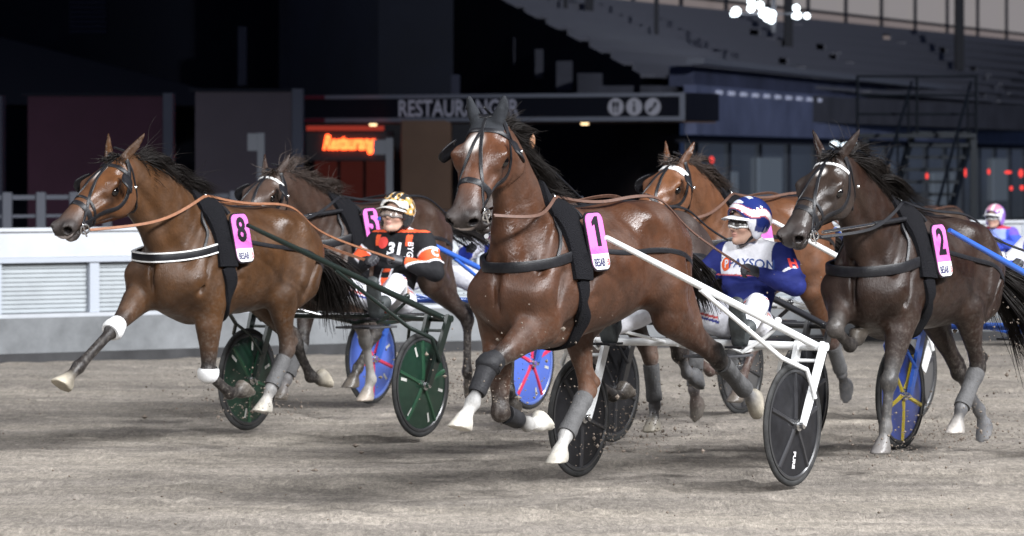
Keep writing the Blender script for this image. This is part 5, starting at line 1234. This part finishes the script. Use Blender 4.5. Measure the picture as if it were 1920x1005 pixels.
# ------------------------------------------------------------------ the field: seven horses, their sulkies and drivers
AXLE = {'1': (.99, 24.37), '8': (-1.21, 28.63), '5': (-.47, 31.78), 'M': (1.26, 27.42), 'B': (2.26, 30.43), '2': (3.085, 26.75), 'R': (4.55, 42.4)}
def axle_local(k, x, y, z):
    o = np.array(horse_origin(AXLE[k])); return o + np.r_[HX * x + LX * y, z]
BOOT = (.035, .035, .038); WHITEH = (.46, .43, .37); SOCK = (.52, .51, .49); DK = (.016, .014, .014); GREY = (.13, .13, .135); PALE = (.38, .34, .27)
HORSES = {
 '1': dict(coat=(.056, .0235, .0122), face=(.074, .030, .0155), res=.0105, dz=.03, poll=(1.06, .01, 2.03), muzzle=(1.43, .075, 1.575), hscale=1.15, headwidth=1.25, neck=.95, forelock=False, maneside=.35, arch=(-.03, 0, .05), num='1',
   LF=[(.72, .17, .97), (1.14, .08, .765), (1.28, .07, .575), (1.35, .06, .495), (1.45, .06, .41)],
   RF=[(.62, -.17, .94), (.665, -.13, .49), (.40, -.12, .41), (.28, -.12, .405), (.15, -.12, .43)],
   LH=[(-.62, .20, .98), (-1.17, .22, .705), (-1.53, .20, .515), (-1.64, .19, .455), (-1.73, .19, .38)],
   RH=[(-.22, -.19, .98), (-.31, -.15, .56), (-.05, -.14, .325), (.035, -.13, .24), (.10, -.13, .145)],
   legcol=dict(LF=dict(cannon=BOOT, pastern=SOCK, hoof=WHITEH), RF=dict(knee=(.022, .015, .012), pastern=SOCK, hoof=WHITEH), LH=dict(cannon=GREY, pastern=GREY, hoof=PALE), RH=dict(knee=(.12, .055, .03), cannon=GREY, pastern=SOCK, hoof=WHITEH)),
   wraps=[('LF', .84, 1.14, 'black'), ('LF', 1.12, 1.75, 'black'), ('LH', 1.12, 1.98, 'gray'), ('RH', 1.15, 1.98, 'gray'), ('RF', 1.2, 1.7, 'black')],
   star=(.155, -.016, .055, .034), lip=1, bridle=dict(earhood=True, nose=.375), ear=(-.35, .35), rein=M_DKBROWN, mane=(1000, .27), lift=.9, clumps=56, collz=1.285, tail=((-.34, -.02, -.16), .62, .10, .0), earlen=.062, collw=.056, padz=.0,
   hands=((-1.645, .17, 1.205), (-1.63, -.14, 1.19))),
 '8': dict(coat=(.058, .0265, .0108), face=(.086, .036, .015), res=.0105, dz=-.0, croup=.09, rear=.80, poll=(1.40, .04, 1.83), muzzle=(1.90, -.03, 1.46), hscale=1.10, neck=1.22, num='8', arch=(-.01, 0, .06),
   RF=[(.78, -.16, 1.0), (1.24, -.07, .785), (1.60, -.07, .565), (1.72, -.07, .49), (1.86, -.07, .43)],
   LF=[(.52, .17, .92), (.515, .15, .485), (.26, .14, .345), (.13, .14, .35), (-.01, .14, .385)],
   LH=[(-.24, .19, .97), (-.37, .16, .60), (-.19, .15, .345), (-.145, .14, .26), (-.07, .14, .18)],
   RH=[(-.50, -.19, .97), (-.93, -.15, .61), (-1.10, -.14, .385), (-1.21, -.13, .36), (-1.36, -.13, .36)],
   legcol=dict(RF=dict(hoof=PALE), LH=dict(knee=(.06, .04, .03), cannon=BOOT, pastern=(.30, .29, .28), hoof=WHITEH), RH=dict(hoof=PALE)),
   wraps=[('RF', .84, 1.08, 'white'), ('LF', .93, 1.14, 'white'), ('LH', 1.2, 1.9, 'gray')], lip=1, star=(.12, .0, .08, .012),
   bridle=dict(nose=.40, nose2=.35), ear=(-.8, .8), earlen=.055, rein=M_BROWN, mane=(1100, .38), lift=.38, clumps=60, colledge=True, collw=.0565, tail=((-.34, 0, -.12), .70, .16), collz=1.27, padz=-.03,
   hands=((-1.71, .14, 1.17), (-1.69, -.09, 1.165))),
 '2': dict(coat=(.019, .0092, .0058), face=(.024, .016, .0125), belly=(1.3, 1.2, 1.1), res=.0105, dz=-.02, croup=.12, rear=.82, poll=(1.35, .05, 1.845), muzzle=(1.84, .01, 1.43), hscale=1.08, neck=1.18, num='2', arch=(-.01, 0, .05),
   RF=[(.74, -.16, 1.0), (1.13, -.02, .86), (.87, -.05, .755), (.77, -.05, .79), (.70, -.05, .88)],
   LF=[(.60, .17, .93), (.75, .15, .54), (.78, .14, .265), (.82, .14, .18), (.88, .14, .10)],
   LH=[(-.24, .19, .96), (-.47, .16, .57), (-.25, .15, .33), (-.21, .14, .24), (-.14, .14, .15)],
   RH=[(-.48, -.19, .95), (-.86, -.15, .52), (-1.14, -.14, .27), (-1.19, -.13, .18), (-1.20, -.13, .07)],
   legcol=dict(RF=dict(knee=(.04, .035, .032)), LF=dict(knee=(.04, .038, .037), cannon=(.05, .048, .047), pastern=(.13, .125, .12), hoof=(.16, .15, .145)), LH=dict(cannon=GREY, pastern=BOOT, hoof=(.42, .39, .36)), RH=dict(cannon=GREY, pastern=GREY, hoof=GREY)),
   wraps=[('LH', 1.1, 1.95, 'gray')], star=(.15, .01, .03, .02),
   bridle=dict(nose=.40, nose2=.34, blinkers=False, browmat=1, browwidth=.02, pole=1, checkrein=True), ear=(-.6, .8), earlen=.062, mane=(1200, .46), lift=.48, clumps=60, tail=((-.30, .05, -.20), .95, .03, .12), collw=.062, collz=1.25, padz=-.05,
   hair=M_HAIR),
 'B': dict(coat=(.095, .040, .019), face=(.125, .052, .024), res=.0125, dz=0, poll=(1.22, .04, 1.81), muzzle=(1.74, -.01, 1.48), hscale=1.07, earlen=.07, num='6', arch=(-.02, 0, .05), points=(.05, .03, .025),
   LF=[(.62, .17, .95), (.96, .10, .63), (1.02, .10, .31), (.99, .10, .215), (.955, .10, .12)],
   RF=[(.60, -.17, .94), (.62, -.13, .50), (.38, -.12, .40), (.27, -.12, .41), (.15, -.12, .44)],
   LH=[(-.56, .19, .95), (-.93, .16, .55), (-1.10, .15, .32), (-1.17, .14, .235), (-1.23, .14, .14)],
   RH=[(-.24, -.19, .97), (-.36, -.15, .57), (-.12, -.14, .31), (-.05, -.14, .22), (.02, -.14, .13)],
   legcol=dict(LF=dict(cannon=GREY, hoof=(.08, .07, .06)), LH=dict(cannon=GREY, pastern=BOOT, hoof=GREY)), wraps=[('LF', 1.1, 1.95, 'gray'), ('LH', 1.1, 1.9, 'gray')],
   bridle=dict(nose=.38, browmat=1, browwidth=.045), ear=(-.6, .5), rein=M_DKBROWN, mane=(800, .34), lift=.5, hair=M_HAIRB, tail=((-.3, 0, -.15), .7, .12)),
 '5': dict(coat=(.036, .020, .014), face=(.06, .038, .029), res=.0125, dz=-.03, poll=(1.30, .04, 1.735), muzzle=(1.80, .01, 1.43), hscale=1.07, earlen=.07, num='5', arch=(-.02, 0, .06),
   LF=[(.46, .17, .92), (.22, .15, .55), (.15, .15, .265), (.19, .14, .175), (.25, .14, .09)],
   RF=[(.47, -.17, .95), (.64, -.12, .55), (.87, -.10, .29), (.93, -.10, .21), (1.0, -.10, .13)],
   LH=[(-.60, .20, .96), (-1.06, .22, .66), (-1.09, .20, .27), (-1.13, .19, .175), (-1.18, .19, .08)],
   RH=[(-.24, -.19, .97), (-.36, -.15, .57), (-.12, -.14, .33), (-.05, -.14, .25), (.02, -.14, .16)],
   legcol=dict(RF=dict(cannon=(.12, .12, .125), pastern=(.15, .14, .14)), LF=dict(knee=(.09, .085, .08), cannon=(.22, .21, .20), pastern=(.3, .28, .26), hoof=(.35, .30, .25))), wraps=[('RF', 1.1, 1.9, 'gray')],
   bridle=dict(nose=.40, browmat=1, browwidth=.02, pole=1), ear=(-.6, .5), mane=(800, .36), lift=.75, hair=M_HAIRB, tail=((-.45, .0, .10), .75, .10)),
 'M': dict(coat=(.04, .028, .024), face=(.045, .036, .031), res=.0135, dz=-.06, poll=(1.33, .02, 1.85), muzzle=(1.97, .11, 1.50), hscale=.95, num='4', arch=(-.01, 0, .02),
   RF=[(.78, -.16, .99), (1.14, -.10, .74), (1.16, -.10, .46), (1.12, -.10, .37), (1.08, -.10, .28)],
   LF=[(.52, .17, .92), (.55, .15, .49), (.31, .14, .40), (.19, .14, .41), (.07, .14, .44)],
   RH=[(-.38, -.19, .96), (-.68, -.15, .59), (-.74, -.15, .28), (-.70, -.14, .175), (-.64, -.14, .08)],
   LH=[(-.26, .19, .97), (-.50, .16, .62), (-.62, .15, .50), (-.70, .15, .46), (-.80, .15, .44)],
   legcol=dict(RH=dict(knee=(.09, .055, .04), cannon=GREY, pastern=GREY, hoof=PALE), LH=dict(cannon=GREY, pastern=GREY, hoof=GREY)), wraps=[('RH', 1.15, 1.9, 'gray')],
   bridle=dict(nose=.37, blinkers=False, overcheck=False), mane=(260, .2), lift=.2, ear=(-.3, .5), earcol=(.25, .12, .06), tail=((-.3, 0, -.15), .6, .12), collz=1.22),
 'R': dict(coat=(.06, .04, .03), res=.0145, dz=0, poll=(1.25, .0, 1.92), muzzle=(1.74, .05, 1.5), num='9',
   LF=[(.52, .17, .92), (.51, .15, .485), (.26, .14, .345), (.13, .14, .35), (-.01, .14, .385)],
   RF=[(.78, -.16, 1.0), (1.22, -.06, .785), (1.50, -.05, .57), (1.6, -.05, .495), (1.7, -.05, .43)],
   LH=[(-.24, .19, .97), (-.37, .16, .60), (-.19, .15, .345), (-.145, .14, .26), (-.07, .14, .18)],
   RH=[(-.50, -.19, .97), (-.93, -.15, .61), (-1.10, -.14, .385), (-1.21, -.13, .36), (-1.36, -.13, .36)],
   legcol=dict(LH=dict(pastern=SOCK, hoof=WHITEH, cannon=SOCK), LF=dict(pastern=SOCK, cannon=SOCK)), mane=(200, .25), rein=M_DKBROWN),
}
HLABEL = {'1': 'bay trotting horse with number 1 pink pad and black ear hood at the front centre', '8': 'shiny brown trotting horse with number 8 pink pad and white knee bandages', '2': 'almost black trotting horse with number 2 pink pad and flying mane',
 'B': 'bright bay trotting horse with white browband behind the driver in blue', '5': 'dark brown trotting horse beside number 8 with silver browband', 'M': 'gray brown horse whose muzzle shows behind the muzzle of number 1', 'R': 'brown horse far at the back, mostly hidden behind the black horse'}
def far_team(o):      # the last team is a small one
    a = np.array(AXLE['R']); q = np.array(o.location[:2]); o.location = (*(a + (q - a) * .86), o.location[2] * .86); o.scale = (.86,) * 3
for k, sp in HORSES.items():
    hr = make_horse(k, sp, AXLE[k], HLABEL[k])
    if k == 'R': far_team(hr)

P_ = lambda n, c, **kw: mat(n, c, **{**dict(rough=.3, coat=.3), **kw})
WHITEF = P_('white_frame', (.74, .75, .75), noise=.05); GREENF = P_('green_black_frame', (.010, .016, .013)); BLUEF = P_('blue_frame', (.03, .10, .42)); BLACKF = P_('black_frame', (.02, .02, .022)); GREYF = P_('gray_frame', (.35, .36, .37))
DISCB = P_('black_disc', (.014, .014, .016), rough=.4, noise=.4, nscale=12, coat=.0, spec=.2); DISCG = P_('green_disc', (.008, .028, .017), noise=.2); DISCBL = P_('blue_disc', (.07, .13, .48)); DISCBY = P_('deep_blue_disc', (.03, .06, .28)); DISCGR = P_('gray_disc', (.06, .06, .062))
SPK = P_('spoke_black', (.028, .028, .031), coat=.05, spec=.3); SPG = P_('spoke_green', (.015, .06, .03)); SPR = P_('spoke_red', (.55, .03, .08)); SPY = P_('spoke_yellow', (.55, .42, .03))
REF = mat('reflector', (.45, .45, .42), rough=.5)
make_sulky('white framed sulky with black disc wheels behind horse number 1', AXLE['1'], WHITEF, DISCB, SPK, lettering=True)
make_sulky('dark green sulky with green disc wheels and pale reflectors behind horse number 8', AXLE['8'], GREENF, DISCG, SPG, REF)
make_sulky('sulky with bright blue disc wheels and red spokes behind the green wheeled one', AXLE['5'], BLUEF, DISCBL, SPR, REF, rimm=P_('blue_rim', (.10, .16, .45)))
make_sulky('blue sulky with blue and yellow spoked wheels behind the black horse', AXLE['2'], BLUEF, DISCBY, SPY)
make_sulky('sulky with a plain black disc wheel just behind the white framed sulky', AXLE['M'], BLACKF, DISCB, SPK)
make_sulky('pale framed sulky with gray wheels behind the bright bay horse', AXLE['B'], WHITEF, DISCGR, SPK)
far_sulky = make_sulky('small distant black sulky under the driver in blue and purple', AXLE['R'], BLACKF, DISCGR, SPK); far_team(far_sulky)

def zone(V, base, rules):
    C = np.tile(np.array(base, float), (len(V), 1))
    for m, c in rules: C[m] = c
    return C
def arm_t(V, a, b): u = b - a; return (V - a) @ u / (u @ u)
ORANGE = (.78, .11, .04); BLK = (.014, .014, .016); WH = (.72, .72, .76); BLUE = (.016, .023, .13)
def jacket_blue(V, sh, el, wr):
    y = np.abs(V[:, 1]); front = V[:, 0] > -2.06
    yoke = (V[:, 2] > 1.175) & (y < .165 + (1.32 - V[:, 2]) * .05); col = V[:, 2] > 1.352
    arm = y > .20; r = []
    for s_ in (1, -1):
        t = arm_t(V, sh[s_], el[s_]); r.append((np.abs(t - .62) < .03) & (V[:, 1] * s_ > .22) & (V[:, 0] > el[s_][0] - .03))
    pipe = np.abs(V[:, 2] - 1.172) < .006
    return zone(V, BLUE, [(yoke, WH), (pipe & (y < .2), (.5, .1, .1)), (r[0] | r[1], WH), (col & (y < .05), (.35, .40, .55))])
def jacket_black(V, sh, el, wr):
    y = np.abs(V[:, 1]); r = [((V[:, 2] > 1.255) & (V[:, 2] < 1.335) & (y > .105) & (y < .148) & (V[:, 0] > -2.0), ORANGE), (V[:, 2] > 1.35, ORANGE), (V[:, 2] > 1.372, WH)]
    for s_ in (1, -1):
        t = arm_t(V, sh[s_], el[s_]); side_ = V[:, 1] * s_ > .19
        r += [(side_ & (t > .34) & (t < .74), WH), (side_ & (t > .39) & (t < .69), ORANGE)]
    r += [((y < .035) & (V[:, 2] < 1.10) & (V[:, 0] > -1.95), ORANGE), ((np.abs(y - .04) < .008) & (V[:, 2] < 1.10) & (V[:, 0] > -1.95), WH), ((V[:, 1] < .03) & (V[:, 1] > -.035) & (V[:, 2] > 1.04) & (V[:, 2] < 1.08), BLK)]
    return zone(V, BLK, r)
def jacket_purple(V, sh, el, wr):
    y = np.abs(V[:, 1]); return zone(V, (.06, .11, .62), [((V[:, 2] > 1.21) & (y < .15), (.30, .38, .80)), ((V[:, 2] > 1.34), (.55, .06, .10)), ((y > .19) & (V[:, 2] > 1.27) , (.16, .10, .55))])
def jacket_bluewhite(V, sh, el, wr):
    r = []
    for s_ in (1, -1):
        t = arm_t(V, el[s_], wr[s_]); r.append((((t > .1) & (t < .5) & (V[:, 1] * s_ > .15)), WH))
    return zone(V, (.03, .06, .45), r + [((V[:, 2] > 1.2) & (np.abs(V[:, 1]) < .16), WH)])
def helm_blue(q):
    x, y, z = q.T; C = np.tile(np.array((.014, .024, .12)), (len(q), 1)); s_ = z - .35 * x - .02 + .02 * np.sin(x * 30)
    C[(s_ > .035) & (s_ < .075)] = (.70, .70, .74); C[(np.abs(s_ - .032) < .004) | (np.abs(s_ - .078) < .003)] = (.45, .12, .12)
    C[(z < .035) & (x > .02)] = (.7, .7, .74); C[(z < -.035)] = (.60, .60, .66)
    C[((z > .13) & (np.abs(y) < .05) & (x > -.02) & (np.sin(x * 90) > .2))] = (.6, .65, .75); return C
def helm_gold(q):
    x, y, z = q.T; C = np.tile(np.array((.50, .30, .10)), (len(q), 1)); w = np.sin(x * 95 + 40 * z + 3 * np.sin(y * 60)) + .6 * np.sin(z * 130 - x * 50)
    C[w > .55] = (.03, .025, .02); C[w < -.9] = (.72, .68, .58); C[(z > .115) & (x > -.02) & (np.sin(y * 120) > -.1)] = (.03, .03, .03)
    C[(x > .04) & (z > .055) & (z < .10)] = (.70, .69, .66); C[(z < .02)] = (.025, .025, .027); return C
def helm_purple(q):
    x, y, z = q.T; C = np.tile(np.array((.26, .14, .50)), (len(q), 1)); C[(z > .09) & (x > 0)] = (.60, .25, .35); C[(np.sin(y * 70) > .6) & (x > 0) & (z > .06)] = (.7, .7, .75); C[(z < .055) & (x > .03)] = (.7, .7, .72); return C
M_TW = mat('letter_white', (.75, .75, .78), rough=.6); M_TN = mat('letter_navy', (.03, .07, .25), rough=.6); M_TO = mat('letter_orange', (.80, .12, .03), rough=.6); M_TRD = mat('letter_red', (.65, .05, .04), rough=.6)
FR = np.array((.93, 0, .36))
LS = np.array((.25, .95, .2)); RS = np.array((.35, -.9, .2)); 
make_driver(dict(key='one', look=(R(-27), R(3), 0), jacket=jacket_blue, helmet=helm_blue, stripe=((.5, .08, .08), (.05, .06, .25)), gogframe=(.70, .70, .68), peak=(.72, .72, .74), lens=M_LENS, res=.0065,
  texts=[('PAYSON', .078, (-1.9, .045, 1.235), FR, (0, 0, 1), M_TN, .0008, 'j'), ('@disc', .040, (-1.9, -.125, 1.238), FR, (0, 0, 1), M_TO, 0, 'j'), ('P', .062, (-1.9, -.125, 1.238), FR + (0, 0, .0), (0, 0, 1), M_TW, .002, 'j'),
         ('H', .080, (-1.98, .24, 1.225), np.array((.6, .8, .2)), (0, .1, 1), M_TRD, .004, 'j'), ('HARBO', .05, (-1.70, .13, .98), np.array((.15, .55, .8)), (-.3, -.3, 1), M_TN, .001, 't')]),
  AXLE['1'], 'person driving in a blue and white jacket and blue helmet behind horse number 1')
make_driver(dict(key='eight', look=(R(4), R(10), R(-4)), head=(-1.95, 0, 1.458), jacket=jacket_black, helmet=helm_gold, stripe=((.5, .08, .08), (.05, .06, .25)), gogframe=(.20, .18, .17), peak=(.70, .69, .66), lens=M_CLEAR, res=.0065,
  wrist_l=(-1.80, .17, 1.15), wrist_r=(-1.78, -.12, 1.15), elbow_l=(-1.93, .34, 1.06), elbow_r=(-1.92, -.34, 1.09),
  texts=[('31', .125, (-1.9, .035, 1.225), FR, (0, 0, 1), M_TW, .005, 'j'), ('BYGG', .055, (-1.9, .14, 1.215), FR + (0, .15, 0), (0, 1, 0), M_TW, .001, 'j'), ('C', .075, (-1.98, .27, 1.20), np.array((.5, .85, .2)), (0, .1, 1), M_TW, .004, 'j'),
         ('@disc', .042, (-1.9, -.075, 1.28), FR, (0, 0, 1), M_TRD, 0, 'j'), ('S', .075, (-1.98, -.27, 1.20), np.array((.6, -.75, .2)), (0, .1, 1), M_TW, .004, 'j')]),
  AXLE['8'], 'person driving in a black and orange jacket and gold helmet behind horse number 8')
make_driver(dict(key='five', res=.009, jacket=jacket_bluewhite, helmet=helm_purple), AXLE['5'], 'person in white trousers driving the blue wheeled sulky, mostly hidden')
make_driver(dict(key='two', res=.009, jacket=jacket_bluewhite, helmet=helm_blue), AXLE['2'], 'person in a blue sleeve with white band cut by the right picture edge')
far_driver = make_driver(dict(key='far', res=.009, jacket=jacket_purple, helmet=helm_purple, gogframe=(.5, .5, .5), look=(R(-2), R(2), 0)), AXLE['R'], 'distant person driving in a bright blue jacket and purple helmet at the right')
far_team(far_driver)
clods()
